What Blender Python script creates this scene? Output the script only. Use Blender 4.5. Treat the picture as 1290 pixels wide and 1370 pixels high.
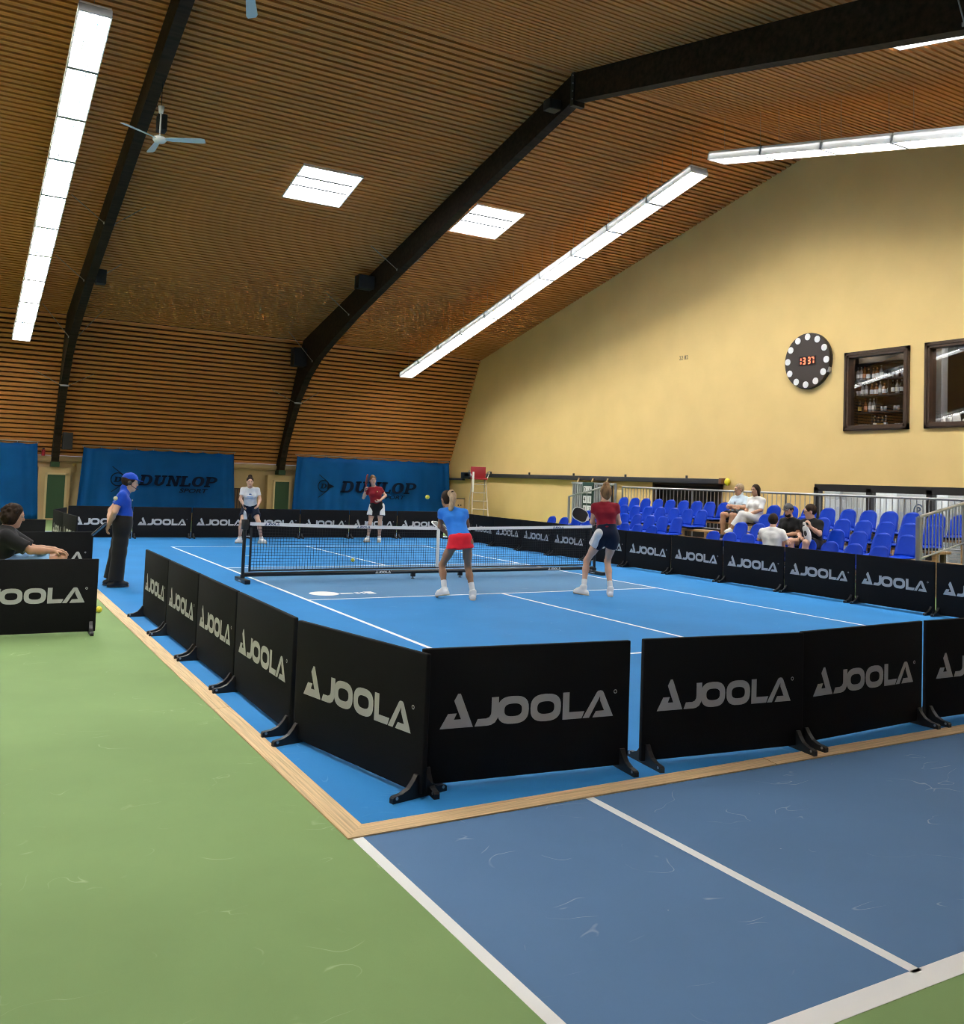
import bpy, bmesh, math, random
import numpy as np
from mathutils import Vector, Matrix
random.seed(7)
for o in list(bpy.data.objects): bpy.data.objects.remove(o)
S = bpy.context.scene
COL = S.collection
# ------------------------------------------------------------------ camera
F_PX, W_PX, H_PX, CY_PX = 1227.73, 1290.0, 1370.0, 581.38
YAW, PITCH, ROLL = 0.5203, 0.0501, 0.0364
cam = bpy.data.cameras.new('camera'); cam_o = bpy.data.objects.new('camera', cam); COL.objects.link(cam_o)
fw = Vector((math.sin(YAW)*math.cos(PITCH), math.cos(YAW)*math.cos(PITCH), math.sin(PITCH)))
rt = Vector((math.cos(YAW), -math.sin(YAW), 0)); up = rt.cross(fw)
r2 = rt*math.cos(ROLL)+up*math.sin(ROLL); u2 = up*math.cos(ROLL)-rt*math.sin(ROLL)
cam_o.matrix_world = Matrix(((r2.x,u2.x,-fw.x,-7.2161),(r2.y,u2.y,-fw.y,-13.9669),(r2.z,u2.z,-fw.z,1.6763),(0,0,0,1)))
cam.sensor_fit = 'HORIZONTAL'; cam.sensor_width = 36.0; cam.lens = 36.0*F_PX/W_PX
cam.shift_y = (CY_PX-H_PX/2)/W_PX; cam.clip_end = 200; cam.clip_start = .05
S.camera = cam_o
# ------------------------------------------------------------------ world, exposure
wd = bpy.data.worlds.new('world'); S.world = wd; wd.use_nodes = True
wd.node_tree.nodes['Background'].inputs[0].default_value = (.62,.75,1,1)
wd.node_tree.nodes['Background'].inputs[1].default_value = 1.0
S.view_settings.view_transform = 'Standard'; S.view_settings.look = 'None'
S.view_settings.exposure = 0.0; S.cycles.filter_width = 1.1; S.view_settings.gamma = 1.0
STRIP_POWER = 60.0
SKY_POWER = 20.0
# ------------------------------------------------------------------ materials
MATS = {}
def mat(name, col, rough=.6, spec=.5, metal=0.0, vary=0.0, scale=8.0, bump=0.0, bscale=40.0, stretch=None, emit=None, estr=0.0, col2=None, alpha=None, coat=0.0, sheen=0.0):
    if name in MATS: return MATS[name]
    m = bpy.data.materials.new(name); m.use_nodes = True; nt = m.node_tree; b = nt.nodes['Principled BSDF']
    b.inputs['Base Color'].default_value = (*col, 1); b.inputs['Roughness'].default_value = rough
    b.inputs['Specular IOR Level'].default_value = spec; b.inputs['Metallic'].default_value = metal
    if coat: b.inputs['Coat Weight'].default_value = coat
    if sheen: b.inputs['Sheen Weight'].default_value = sheen
    if vary or bump:
        tc = nt.nodes.new('ShaderNodeTexCoord'); mp = nt.nodes.new('ShaderNodeMapping')
        nt.links.new(tc.outputs['Object'], mp.inputs['Vector'])
        if stretch: mp.inputs['Scale'].default_value = stretch
    if vary:
        n = nt.nodes.new('ShaderNodeTexNoise'); n.inputs['Scale'].default_value = scale; n.inputs['Detail'].default_value = 5
        nt.links.new(mp.outputs[0], n.inputs['Vector'])
        r = nt.nodes.new('ShaderNodeValToRGB'); r.color_ramp.elements[0].position = .3; r.color_ramp.elements[1].position = .7
        c2 = col2 or tuple(min(1, c*(1+vary)) for c in col)
        r.color_ramp.elements[0].color = (*[max(0, c*(1-vary)) for c in col], 1); r.color_ramp.elements[1].color = (*c2, 1)
        nt.links.new(n.outputs['Fac'], r.inputs['Fac']); nt.links.new(r.outputs['Color'], b.inputs['Base Color'])
    if bump:
        n2 = nt.nodes.new('ShaderNodeTexNoise'); n2.inputs['Scale'].default_value = bscale; n2.inputs['Detail'].default_value = 4
        nt.links.new(mp.outputs[0], n2.inputs['Vector'])
        bp = nt.nodes.new('ShaderNodeBump'); bp.inputs['Strength'].default_value = bump; bp.inputs['Distance'].default_value = .01
        nt.links.new(n2.outputs['Fac'], bp.inputs['Height']); nt.links.new(bp.outputs['Normal'], b.inputs['Normal'])
    if emit:
        b.inputs['Emission Color'].default_value = (*emit, 1); b.inputs['Emission Strength'].default_value = estr
    MATS[name] = m
    return m
def floor_mat(name, col, scuff, amount=.35, vary=.08):
    """painted acrylic court surface: cloudy tone, fine grain and pale curved scuff marks"""
    m = bpy.data.materials.new(name); m.use_nodes = True; nt = m.node_tree; b = nt.nodes['Principled BSDF']
    N = nt.nodes.new; L = nt.links.new
    tc = N('ShaderNodeTexCoord'); b.inputs['Roughness'].default_value = .75; b.inputs['Specular IOR Level'].default_value = .12
    n = N('ShaderNodeTexNoise'); n.inputs['Scale'].default_value = .9; n.inputs['Detail'].default_value = 8; L(tc.outputs['Object'], n.inputs['Vector'])
    r = N('ShaderNodeValToRGB'); r.color_ramp.elements[0].position = .3; r.color_ramp.elements[1].position = .72
    r.color_ramp.elements[0].color = (*[c*(1-vary) for c in col], 1); r.color_ramp.elements[1].color = (*[c*(1+vary) for c in col], 1)
    L(n.outputs['Fac'], r.inputs['Fac'])
    # scuffs: thin iso-lines of a distorted noise, broken up by a second noise
    s = N('ShaderNodeTexNoise'); s.inputs['Scale'].default_value = 1.7; s.inputs['Detail'].default_value = 1.5; s.inputs['Distortion'].default_value = 1.2
    mp = N('ShaderNodeMapping'); mp.inputs['Scale'].default_value = (1.0, 1.6, 1); mp.inputs['Rotation'].default_value = (0, 0, .6)
    L(tc.outputs['Object'], mp.inputs['Vector']); L(mp.outputs[0], s.inputs['Vector'])
    a = N('ShaderNodeMath'); a.operation = 'SUBTRACT'; a.inputs[1].default_value = .5; L(s.outputs['Fac'], a.inputs[0])
    ab = N('ShaderNodeMath'); ab.operation = 'ABSOLUTE'; L(a.outputs[0], ab.inputs[0])
    lt = N('ShaderNodeMapRange'); lt.inputs['From Min'].default_value = 0; lt.inputs['From Max'].default_value = .006; lt.inputs['To Min'].default_value = 1; lt.inputs['To Max'].default_value = 0
    L(ab.outputs[0], lt.inputs['Value'])
    br = N('ShaderNodeTexNoise'); br.inputs['Scale'].default_value = 3.1; br.inputs['Detail'].default_value = 3; L(tc.outputs['Object'], br.inputs['Vector'])
    br2 = N('ShaderNodeMapRange'); br2.inputs['From Min'].default_value = .56; br2.inputs['From Max'].default_value = .66; L(br.outputs['Fac'], br2.inputs['Value'])
    mu = N('ShaderNodeMath'); mu.operation = 'MULTIPLY'; L(lt.outputs[0], mu.inputs[0]); L(br2.outputs[0], mu.inputs[1])
    # specks
    v = N('ShaderNodeTexVoronoi'); v.inputs['Scale'].default_value = 4.5; v.inputs['Randomness'].default_value = 1; L(tc.outputs['Object'], v.inputs['Vector'])
    vl = N('ShaderNodeMath'); vl.operation = 'LESS_THAN'; vl.inputs[1].default_value = .018; L(v.outputs['Distance'], vl.inputs[0])
    mx = N('ShaderNodeMath'); mx.operation = 'MAXIMUM'; L(mu.outputs[0], mx.inputs[0]); L(vl.outputs[0], mx.inputs[1])
    am = N('ShaderNodeMath'); am.operation = 'MULTIPLY'; am.inputs[1].default_value = amount; L(mx.outputs[0], am.inputs[0])
    mix = N('ShaderNodeMix'); mix.data_type = 'RGBA'; L(am.outputs[0], mix.inputs['Factor']); L(r.outputs['Color'], mix.inputs['A']); mix.inputs['B'].default_value = (*scuff, 1)
    L(mix.outputs['Result'], b.inputs['Base Color'])
    g = N('ShaderNodeTexNoise'); g.inputs['Scale'].default_value = 220; L(tc.outputs['Object'], g.inputs['Vector'])
    bp = N('ShaderNodeBump'); bp.inputs['Strength'].default_value = .12; bp.inputs['Distance'].default_value = .004; L(g.outputs['Fac'], bp.inputs['Height']); L(bp.outputs['Normal'], b.inputs['Normal'])
    MATS[name] = m; return m
def glass_mat(name, tint=(1,1,1), refl=.12, rough=.0):
    m = bpy.data.materials.new(name); m.use_nodes = True; nt = m.node_tree
    for n in list(nt.nodes):
        if n.type == 'BSDF_PRINCIPLED': nt.nodes.remove(n)
    t = nt.nodes.new('ShaderNodeBsdfTransparent'); t.inputs[0].default_value = (*tint, 1)
    g = nt.nodes.new('ShaderNodeBsdfGlossy'); g.inputs['Roughness'].default_value = rough
    mx = nt.nodes.new('ShaderNodeMixShader'); mx.inputs[0].default_value = refl
    nt.links.new(t.outputs[0], mx.inputs[1]); nt.links.new(g.outputs[0], mx.inputs[2])
    nt.links.new(mx.outputs[0], nt.nodes['Material Output'].inputs['Surface']); MATS[name] = m; return m
def opal_mat(name):
    m = bpy.data.materials.new(name); m.use_nodes = True; nt = m.node_tree
    for n in list(nt.nodes):
        if n.type == 'BSDF_PRINCIPLED': nt.nodes.remove(n)
    t = nt.nodes.new('ShaderNodeBsdfTranslucent'); t.inputs[0].default_value = (.8,.8,.8,1); d = nt.nodes.new('ShaderNodeBsdfDiffuse'); d.inputs[0].default_value = (.8,.8,.8,1)
    mx = nt.nodes.new('ShaderNodeMixShader'); mx.inputs[0].default_value = .74; nt.links.new(t.outputs[0], mx.inputs[1]); nt.links.new(d.outputs[0], mx.inputs[2])
    nt.links.new(mx.outputs[0], nt.nodes['Material Output'].inputs['Surface']); MATS[name] = m; return m
# ------------------------------------------------------------------ mesh helpers
class MB:
    """collects boxes, tubes, lathes, polygons; build() links them as one mesh object"""
    def __init__(s): s.v = []; s.f = []; s.sm = []
    def add(s, vs, fs, smooth=False):
        b = len(s.v); s.v += [tuple(p) for p in vs]; s.f += [tuple(b+i for i in f) for f in fs]; s.sm += [smooth]*len(fs); return s
    def box(s, x0, x1, y0, y1, z0, z1):
        return s.add([(x0,y0,z0),(x1,y0,z0),(x1,y1,z0),(x0,y1,z0),(x0,y0,z1),(x1,y0,z1),(x1,y1,z1),(x0,y1,z1)],
                     [(0,3,2,1),(4,5,6,7),(0,1,5,4),(1,2,6,5),(2,3,7,6),(3,0,4,7)])
    def cbox(s, x0, x1, y0, y1, z0, z1, c=.005):
        """box with chamfered vertical-and-horizontal edges"""
        bm = bmesh.new(); bmesh.ops.create_cube(bm, size=1)
        for v in bm.verts: v.co = ((x0+x1)/2+v.co.x*(x1-x0), (y0+y1)/2+v.co.y*(y1-y0), (z0+z1)/2+v.co.z*(z1-z0))
        bmesh.ops.bevel(bm, geom=bm.edges[:], offset=c, segments=2, profile=.6, affect='EDGES')
        bm.verts.index_update(); s.add([v.co[:] for v in bm.verts], [[v.index for v in f.verts] for f in bm.faces], True); bm.free(); return s
    def obox(s, c, ax, ay, az):
        c = Vector(c); ax, ay, az = Vector(ax), Vector(ay), Vector(az)
        P = [c+i*ax+j*ay+k*az for k in (-1,1) for i, j in ((-1,-1),(1,-1),(1,1),(-1,1))]
        return s.add(P, [(0,3,2,1),(4,5,6,7),(0,1,5,4),(1,2,6,5),(2,3,7,6),(3,0,4,7)])
    def tube(s, pts, r, n=8, r2=None, cap=True, smooth=True):
        pts = [Vector(p) for p in pts]; rings = []; K = len(pts)
        prev = None
        for i, p in enumerate(pts):
            t = (pts[min(i+1,K-1)]-pts[max(i-1,0)]).normalized()
            if prev is None: a = t.orthogonal().normalized()
            else:
                a = prev-t*prev.dot(t); a = a.normalized() if a.length > 1e-6 else t.orthogonal().normalized()
            prev = a; b = t.cross(a); rr = r[i] if isinstance(r, (list, tuple)) else (r if r2 is None else r+(r2-r)*i/(K-1))
            rings.append([p+rr*(math.cos(2*math.pi*k/n)*a+math.sin(2*math.pi*k/n)*b) for k in range(n)])
        vs = [q for R_ in rings for q in R_]
        fs = [(i*n+k, i*n+(k+1)%n, (i+1)*n+(k+1)%n, (i+1)*n+k) for i in range(K-1) for k in range(n)]
        s.add(vs, fs, smooth)
        if cap: s.add(rings[0], [tuple(range(n))[::-1]]); s.add(rings[-1], [tuple(range(n))])
        return s
    def lathe(s, prof, n=16, c=(0,0,0), smooth=True):
        vs = [(c[0]+r*math.cos(2*math.pi*k/n), c[1]+r*math.sin(2*math.pi*k/n), c[2]+z) for r, z in prof for k in range(n)]
        fs = [(i*n+k, i*n+(k+1)%n, (i+1)*n+(k+1)%n, (i+1)*n+k) for i in range(len(prof)-1) for k in range(n)]
        return s.add(vs, fs, smooth)
    def prism(s, poly, d0, d1, fn):
        """polygon (2d list) extruded between d0 and d1; fn(a,b,d)->xyz"""
        n = len(poly); vs = [fn(a, b, d0) for a, b in poly]+[fn(a, b, d1) for a, b in poly]
        return s.add(vs, [tuple(range(n))[::-1], tuple(range(n, 2*n))]+[(i, (i+1)%n, n+(i+1)%n, n+i) for i in range(n)])
    def ellipsoid(s, c, ax, ay, az, nu=12, nv=8):
        c = Vector(c); ax, ay, az = Vector(ax), Vector(ay), Vector(az); vs = []; fs = []
        for j in range(nv+1):
            t = math.pi*j/nv
            for i in range(nu):
                p = 2*math.pi*i/nu
                vs.append(c+ax*math.sin(t)*math.cos(p)+ay*math.sin(t)*math.sin(p)+az*math.cos(t))
        for j in range(nv):
            for i in range(nu): fs.append((j*nu+i, (j+1)*nu+i, (j+1)*nu+(i+1)%nu, j*nu+(i+1)%nu))
        return s.add(vs, fs, True)
    def mesh(s, name, m):
        me = bpy.data.meshes.new(name); me.from_pydata(s.v, [], s.f); me.update()
        bm = bmesh.new(); bm.from_mesh(me); bmesh.ops.recalc_face_normals(bm, faces=bm.faces[:]); bm.to_mesh(me); bm.free()
        if len(s.sm) == len(me.polygons): me.polygons.foreach_set('use_smooth', s.sm)
        if m: me.materials.append(m)
        return me
    def build(s, name, m, parent=None): return obj(name, s.mesh(name, m), parent)
def obj(name, me, parent=None, loc=None, rz=0.0):
    o = bpy.data.objects.new(name, me); COL.objects.link(o)
    if parent is not None: o.parent = parent
    if loc is not None: o.location = loc
    if rz: o.rotation_euler = (0, 0, rz)
    return o
def tag(o, label=None, cat=None, group=None, kind=None):
    if label: o['label'] = label
    if cat: o['category'] = cat
    if group: o['group'] = group
    if kind: o['kind'] = kind
    return o
def thing(name, label, cat, loc=(0,0,0), rz=0.0, group=None):
    o = bpy.data.objects.new(name, None); COL.objects.link(o); o.location = loc; o.rotation_euler = (0, 0, rz); o.empty_display_size = .1
    return tag(o, label, cat, group)
def struct(o): o['kind'] = 'structure'; return o
def text_mesh(txt, size, m, name='lettering', shear=0.0, ext=.002, bold=0.0, xs=1.0, align='CENTER'):
    cu = bpy.data.curves.new(name, 'FONT'); cu.body = txt; cu.size = size; cu.shear = shear; cu.extrude = ext; cu.offset = bold
    cu.align_x = align; cu.align_y = 'CENTER'; cu.resolution_u = 4
    ob = bpy.data.objects.new(name, cu); COL.objects.link(ob)
    dg = bpy.context.evaluated_depsgraph_get(); me = bpy.data.meshes.new_from_object(ob.evaluated_get(dg))
    bpy.data.objects.remove(ob); bpy.data.curves.remove(cu)
    for v in me.vertices: v.co.x *= xs
    me.materials.clear(); me.materials.append(m); me.name = name
    return me
# ------------------------------------------------------------------ shared materials
M_green = floor_mat('green_acrylic', (.195,.300,.120), (.42,.52,.32), .45)
M_tennis = floor_mat('slate_blue_acrylic', (.095,.182,.325), (.5,.52,.6), .5)
M_matblue = floor_mat('bright_blue_mat', (.030,.195,.47), (.25,.45,.7), .25, .07)
M_nvz = floor_mat('kitchen_blue_mat', (.082,.200,.365), (.5,.6,.75), .3, .05)
M_line = mat('white_line_paint', (.83,.83,.82), .5)
M_ply = mat('birch_edge_wood', (.66,.44,.22), .55, vary=.28, scale=5, stretch=(1,1,1), bump=.1, bscale=60)
M_slat = mat('pine_slat', (.56,.228,.070), .6, spec=.15, vary=.22, scale=2.2, stretch=(.6,9,9))
M_back = mat('black_ceiling_felt', (.05,.022,.007), .95, spec=.1)
M_beam = mat('dark_stained_glulam', (.022,.014,.009), .7, spec=.15, vary=.5, scale=3, stretch=(.6,4,4))
M_yellow = mat('ochre_plaster', (.80,.58,.25), .85, spec=.1, vary=.035, scale=1.1, bump=.08, bscale=25)
M_cream = mat('cream_paint', (.50,.36,.185), .75, spec=.2, vary=.06, scale=2)
M_white = mat('white_enamel', (.8,.8,.8), .4)
M_metal = mat('galvanised_steel', (.42,.43,.45), .38, metal=.85)
M_dark = mat('black_plastic', (.008,.008,.009), .5)
M_darkmetal = mat('black_powder_coat', (.008,.008,.01), .35)
M_green_board = mat('dark_green_board', (.012,.05,.014), .6)
M_tube = mat('fluorescent_diffuser', (.9,.9,.9), .5, emit=(1,.985,.95), estr=STRIP_POWER)
M_sky = mat('skylight_pane', (.9,.9,.9), .4, emit=(.93,.97,1), estr=SKY_POWER)
M_brown = mat('brown_window_wood', (.045,.022,.010), .45, vary=.25, scale=6)
FZ = -.014                       # hall floor level; the top of the court mat is z = 0
XL, XR, YB = -18.0, 9.25, 17.35  # hall limits
YK, ZK, ZE, ZR = 15.05, 6.05, 1.95, 9.42   # knee, eave and ridge of the roof
# ------------------------------------------------------------------ floor and painted tennis court
fl = struct(MB().box(XL, XR+.4, -YB, YB, FZ-.2, FZ).build('floor', M_green))
tn = MB().box(-5.485, 5.485, -11.885, 11.885, FZ-.001, FZ+.0006).build('tennis_court_paint', M_tennis, fl)
def fline(x0, x1, y0, y1): MB().box(x0, x1, y0, y1, FZ, FZ+.0012).build('court_line', M_line, fl)
fline(-5.51, -5.455, -11.94, 11.94); fline(-4.165, -4.115, -11.86, 11.86); fline(5.455, 5.51, -11.94, 11.94); fline(4.115, 4.165, -11.86, 11.86)
fline(-5.455, 5.455, -11.94, -11.845); fline(-5.455, 5.455, 11.845, 11.94)
# ------------------------------------------------------------------ the pickleball mat with its wooden edge
MX, MY, EW = 5.415, 9.795, .115
cm = thing('court_mat', 'bright blue pickleball court mat with white lines and pale wooden edging', 'court', (0,0,0))
MB().box(-MX, MX, -MY, -2.134, FZ, 0).build('mat_surface', M_matblue, cm); MB().box(-MX, MX, 2.134, MY, FZ, 0).build('mat_surface', M_matblue, cm)
MB().box(-MX, -3.05, -2.134, 2.134, FZ, 0).build('mat_surface', M_matblue, cm); MB().box(3.05, MX, -2.134, 2.134, FZ, 0).build('mat_surface', M_matblue, cm)
tag(MB().box(-3.05, 3.05, -2.134, 2.134, FZ, 0).build('kitchen_zone', M_nvz, cm), 'greyer blue zone along the net')
def mline(x0, x1, y0, y1): MB().box(x0, x1, y0, y1, -.001, .0012).build('court_line', M_line, cm)
LW = .05
mline(-3.05, -3.0, -6.705, 6.705); mline(3.0, 3.05, -6.705, 6.705)
for y in (-6.705, 6.655): mline(-3.0, 3.0, y, y+LW)
for y in (-2.16, 2.11): mline(-3.0, 3.0, y, y+LW)
mline(-.025, .025, -6.655, -2.16); mline(-.025, .025, 2.16, 6.655)
# white print on the mat beside the net
pr = MB(); pr.add([(-2.58+.21*math.cos(a), -1.55+.23*math.sin(a), .0008) for a in [i*math.pi/12 for i in range(24)]], [tuple(range(24))])
for x0, x1, h in ((-2.36,-2.16,.1),(-2.13,-2.06,.14),(-2.03,-1.99,.18),(-1.97,-1.84,.24)): pr.add([(x0,-1.6-h/2,.0008),(x1,-1.6-h/2,.0008),(x1,-1.6+h/2,.0008),(x0,-1.6+h/2,.0008)], [(0,1,2,3)])
pr.build('floor_print', M_line, cm)
def plank(p0, p1, nrm, m0, m1):
    """wedge-shaped edge board from p0 to p1, nrm points outwards, m0/m1 lengthen the outer edge for the mitre"""
    p0 = Vector((*p0, 0)); p1 = Vector((*p1, 0)); n = Vector((*nrm, 0)); d = (p1-p0).normalized(); o0 = p0+n*EW-d*m0; o1 = p1+n*EW+d*m1
    z = Vector((0,0,1))
    vs = [p0+z*FZ, p1+z*FZ, o1+z*FZ, o0+z*FZ, p0+z*.002, p1+z*.002, o1-z*.006, o0-z*.006]
    b = MB().add(vs, [(0,3,2,1),(4,5,6,7),(0,1,5,4),(1,2,6,5),(2,3,7,6),(3,0,4,7)])
    b.build('edge_plank', M_plyx if abs(n.y) > .5 else M_plyy, cm)
M_plyx = mat('birch_edge_wood_x', (.62,.43,.23), .55, vary=.3, scale=4, stretch=(.5,28,6), bump=.1)
M_plyy = mat('birch_edge_wood_y', (.62,.43,.23), .55, vary=.3, scale=4, stretch=(28,.5,6), bump=.1)
def edge(a, b, fix, axis, sgn):
    n = max(1, round((b-a)/2.44)); L = (b-a)/n; g = .003
    for i in range(n):
        s0, s1 = a+i*L+(g if i else 0), a+(i+1)*L-(g if i < n-1 else 0)
        P = (lambda t: (t, fix)) if axis == 'x' else (lambda t: (fix, t))
        plank(P(s0), P(s1), (0, sgn) if axis == 'x' else (sgn, 0), EW if i == 0 else 0, EW if i == n-1 else 0)
edge(-MX, MX, -MY, 'x', -1); edge(-MX, MX, MY, 'x', 1); edge(-MY, MY, -MX, 'y', -1); edge(-MY, MY, MX, 'y', 1)
# ------------------------------------------------------------------ ceiling: backing boards + every slat
def prof_z(y):
    y = abs(y)
    return ZR+(ZK-ZR)*y/YK if y <= YK else ZK+(ZE-ZK)*(y-YK)/(YB-YK)
cb = MB()
pts = [(-YB,ZE),(-YK,ZK),(0,ZR),(YK,ZK),(YB,ZE)]
up_ = .09
for (y0,z0),(y1,z1) in zip(pts, pts[1:]):
    n = Vector((0, -(z1-z0), y1-y0)).normalized(); 
    if n.z < 0: n = -n
    a, b = n*up_, n*(up_+.05)
    vs = [(x, y+k.y, z+k.z) for k in (a, b) for x, (y, z) in ((XL,(y0,z0)),(XR+.3,(y0,z0)),(XR+.3,(y1,z1)),(XL,(y1,z1)))]
    cb.add(vs, [(0,1,2,3),(7,6,5,4),(0,4,5,1),(1,5,6,2),(2,6,7,3),(3,7,4,0)])
ceil = struct(cb.build('ceiling', M_back))
SKY = [(-1.07,.33,1,4.92,6.37),(3.30,4.68,1,5.03,6.48),(3.02,4.42,-1,5.53,6.98)]   # x0,x1,side,y0,y1 of the skylights
slat_me = MB().box(0, 1, -.046, .046, 0, .045).mesh('slat', M_slat)
PITCHS = .15
def slats(side, ya, za, yb, zb):
    d = Vector((0, side*(yb-ya), zb-za)); L = d.length; d.normalize(); ang = math.atan2(d.z, d.y)
    n = int(L/PITCHS)
    for i in range(n):
        s = (i+.5)*L/n; p = Vector((0, side*ya, za))+d*s
        segs = [(XL, XR)]
        for x0, x1, sd, y0, y1 in SKY:
            if sd == side and y0-.03 < abs(p.y) < y1+.03:
                segs = [q for a, b in segs for q in ((a, min(b, x0)), (max(a, x1), b)) if q[1]-q[0] > .05]
        for a, b in segs:
            o = obj('slat', slat_me, ceil); o.location = (a, p.y, p.z); o.scale = (b-a, 1, 1)
            o.rotation_euler = (ang if abs(ang) < math.pi/2 else ang-math.copysign(math.pi, ang), 0, 0)
for sd in (1, -1):
    slats(sd, 0, ZR, YK, ZK); slats(sd, YK, ZK, YB, ZE)
# ------------------------------------------------------------------ walls
def strip_wall(brk, zf, holes, fn, base=FZ):
    """wall in vertical strips with rectangular holes; zf(y) gives the top"""
    b = MB(); ys = sorted(set(brk+[h[i] for h in holes for i in (0,1)]))
    for a, c in zip(ys, ys[1:]):
        cuts = [(base, base)]+sorted((h[2], h[3]) for h in holes if h[0] < (a+c)/2 < h[1]); zs = base
        for h0, h1 in cuts[1:]:
            b.add([fn(a,zs),fn(c,zs),fn(c,h0),fn(a,h0)], [(0,1,2,3)]); zs = h1
        b.add([fn(a,zs),fn(c,zs),fn(c,zf(c)),fn(a,zf(a))], [(0,1,2,3)])
    return b
GW = [(-2.36,-.82,3.01,4.69),(-4.3,-2.70,3.01,4.70)]           # bar windows: y0,y1,z0,z1
GD = [(2.72,5.32,FZ,1.82),(-6.6,-.08,.35,1.87)]                # dark door, glass doors
wr = strip_wall([-YB,-YK,0,YK,YB], lambda y: prof_z(y)+.1, GW+GD, lambda y, z: (XR, y, z))
for y0, y1, z0, z1 in GW+GD:      # reveals
    for q in (((y0,z0),(y1,z0)),((y1,z0),(y1,z1)),((y1,z1),(y0,z1)),((y0,z1),(y0,z0))):
        (a,c),(d,e) = q; wr.add([(XR,a,c),(XR,d,e),(XR+.3,d,e),(XR+.3,a,c)], [(0,1,2,3)])
wr = struct(wr.build('wall_right', M_yellow))
wb = struct(MB().box(XL, XR, YB, YB+.2, FZ, ZE+.02).build('wall_back', M_cream))
struct(MB().box(XL, XR, -YB-.2, -YB, FZ, ZE+.02).build('wall_front', M_cream))
wl = strip_wall([-YB,-YK,0,YK,YB], lambda y: prof_z(y)+.1, [], lambda y, z: (XL, y, z)); struct(wl.build('wall_left', M_cream))
MB().box(XL, XR, YB-.10, YB, ZE-.13, ZE-.02).build('eave_ledge', M_cream, wb)
MB().tube([(XL, YB-.06, ZE-.17), (XR, YB-.06, ZE-.17)], .022).build('eave_pipe', M_cream, wb)
# ------------------------------------------------------------------ glulam rafters
low = [(0,8.88),(3.77,8.02),(8.19,6.91),(10.58,6.30),(12.32,5.78),(13.64,5.34),(14.62,4.83),(15.49,4.12),(16.08,3.39),(16.67,2.56),(17.0,1.72)]
hi = [(17.30,1.72),(17.34,ZE),(YK,ZK),(0,ZR)]
M_rod = mat('thin_steel_rod', (.35,.33,.30), .4, metal=.6)
for k, X in enumerate((2.5,-4.63)):
    t = struct(thing('roof_beam', ('dark arched timber roof beam above the court centre with ridge joint','dark arched timber roof beam beside the left lamp row')[k], 'beam'))
    for sd in (1,-1):
        poly = [(sd*y, z) for y, z in low+hi]
        MB().prism(poly, X, X+.20, lambda a, b, d: (d, a, b)).build('glulam_half', M_beam, t)
        for (ry, rz, cy, cz) in ((7.75,7.08,7.96,7.66),(11.04,6.36,11.16,6.94),(14.04,5.28,14.4,6.2),(15.57,4.03,15.95,4.44)):
            MB().tube([(X, sd*ry, rz), (X-.72, sd*cy, cz+.02)], .009, 6).build('brace_rod', M_rod, t)
            MB().tube([(X+.2, sd*ry, rz), (X+.92, sd*cy, cz+.02)], .009, 6).build('brace_rod', M_rod, t)
            MB().cbox(X-.02, X+.22, sd*ry-.025, sd*ry+.025, rz-.025, rz+.025, .006).build('rod_anchor', M_metal, t)
    jp = MB().box(X-.03, X+.23, -.05, .05, 8.78, 9.42)
    jp.build('ridge_plate', mat('dark_steel_plate', (.03,.028,.027), .5, metal=.4), t)
    for z in (8.9,9.05,9.2,9.35): MB().tube([(X-.05,-.03,z),(X-.05+.3,-.03,z)], .014, 6).build('bolt', M_metal, t)
    MB().box(X-.02, X+.22, 16.92, 17.34, 1.62, 1.78).build('steel_shoe', M_green_board, t)
# ------------------------------------------------------------------ skylights
for i, (x0, x1, sd, y0, y1) in enumerate(SKY):
    w = struct(thing('window_%d' % (3+i), ('square skylight in the slatted ceiling between the two roof beams','square skylight just right of the central roof beam','skylight on the near slope at the upper right corner')[i], 'skylight'))
    d = Vector((0, sd*YK, ZK-ZR)).normalized(); n = Vector((0, -d.z, d.y)); n = n if n.z > 0 else -n
    c = Vector(((x0+x1)/2, sd*(y0+y1)/2, prof_z((y0+y1)/2))); hx, hy = (x1-x0)/2, (y1-y0)/2/abs(d.y)
    MB().obox(c+n*.075, (hx,0,0), d*hy, n*.012).build('pane', M_sky, w)
    fr = MB()
    for s in (-1,1):
        fr.obox(c+n*.035+Vector((s*(hx-.012),0,0)), (.012,0,0), d*hy, n*.045); fr.obox(c+n*.035+d*s*(hy-.012), (hx,0,0), d*.012, n*.045)
    fr.build('frame', M_white, w)
    MB().obox(c+n*.055-d*hy*.25, (hx*.94,0,0), d*.022, n*.01).build('glazing_bar', M_dark, w)
    MB().obox(c+n*.055+d*hy*.28, (hx*.94,0,0), d*.018, n*.01).build('glazing_bar', M_dark, w)
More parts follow.
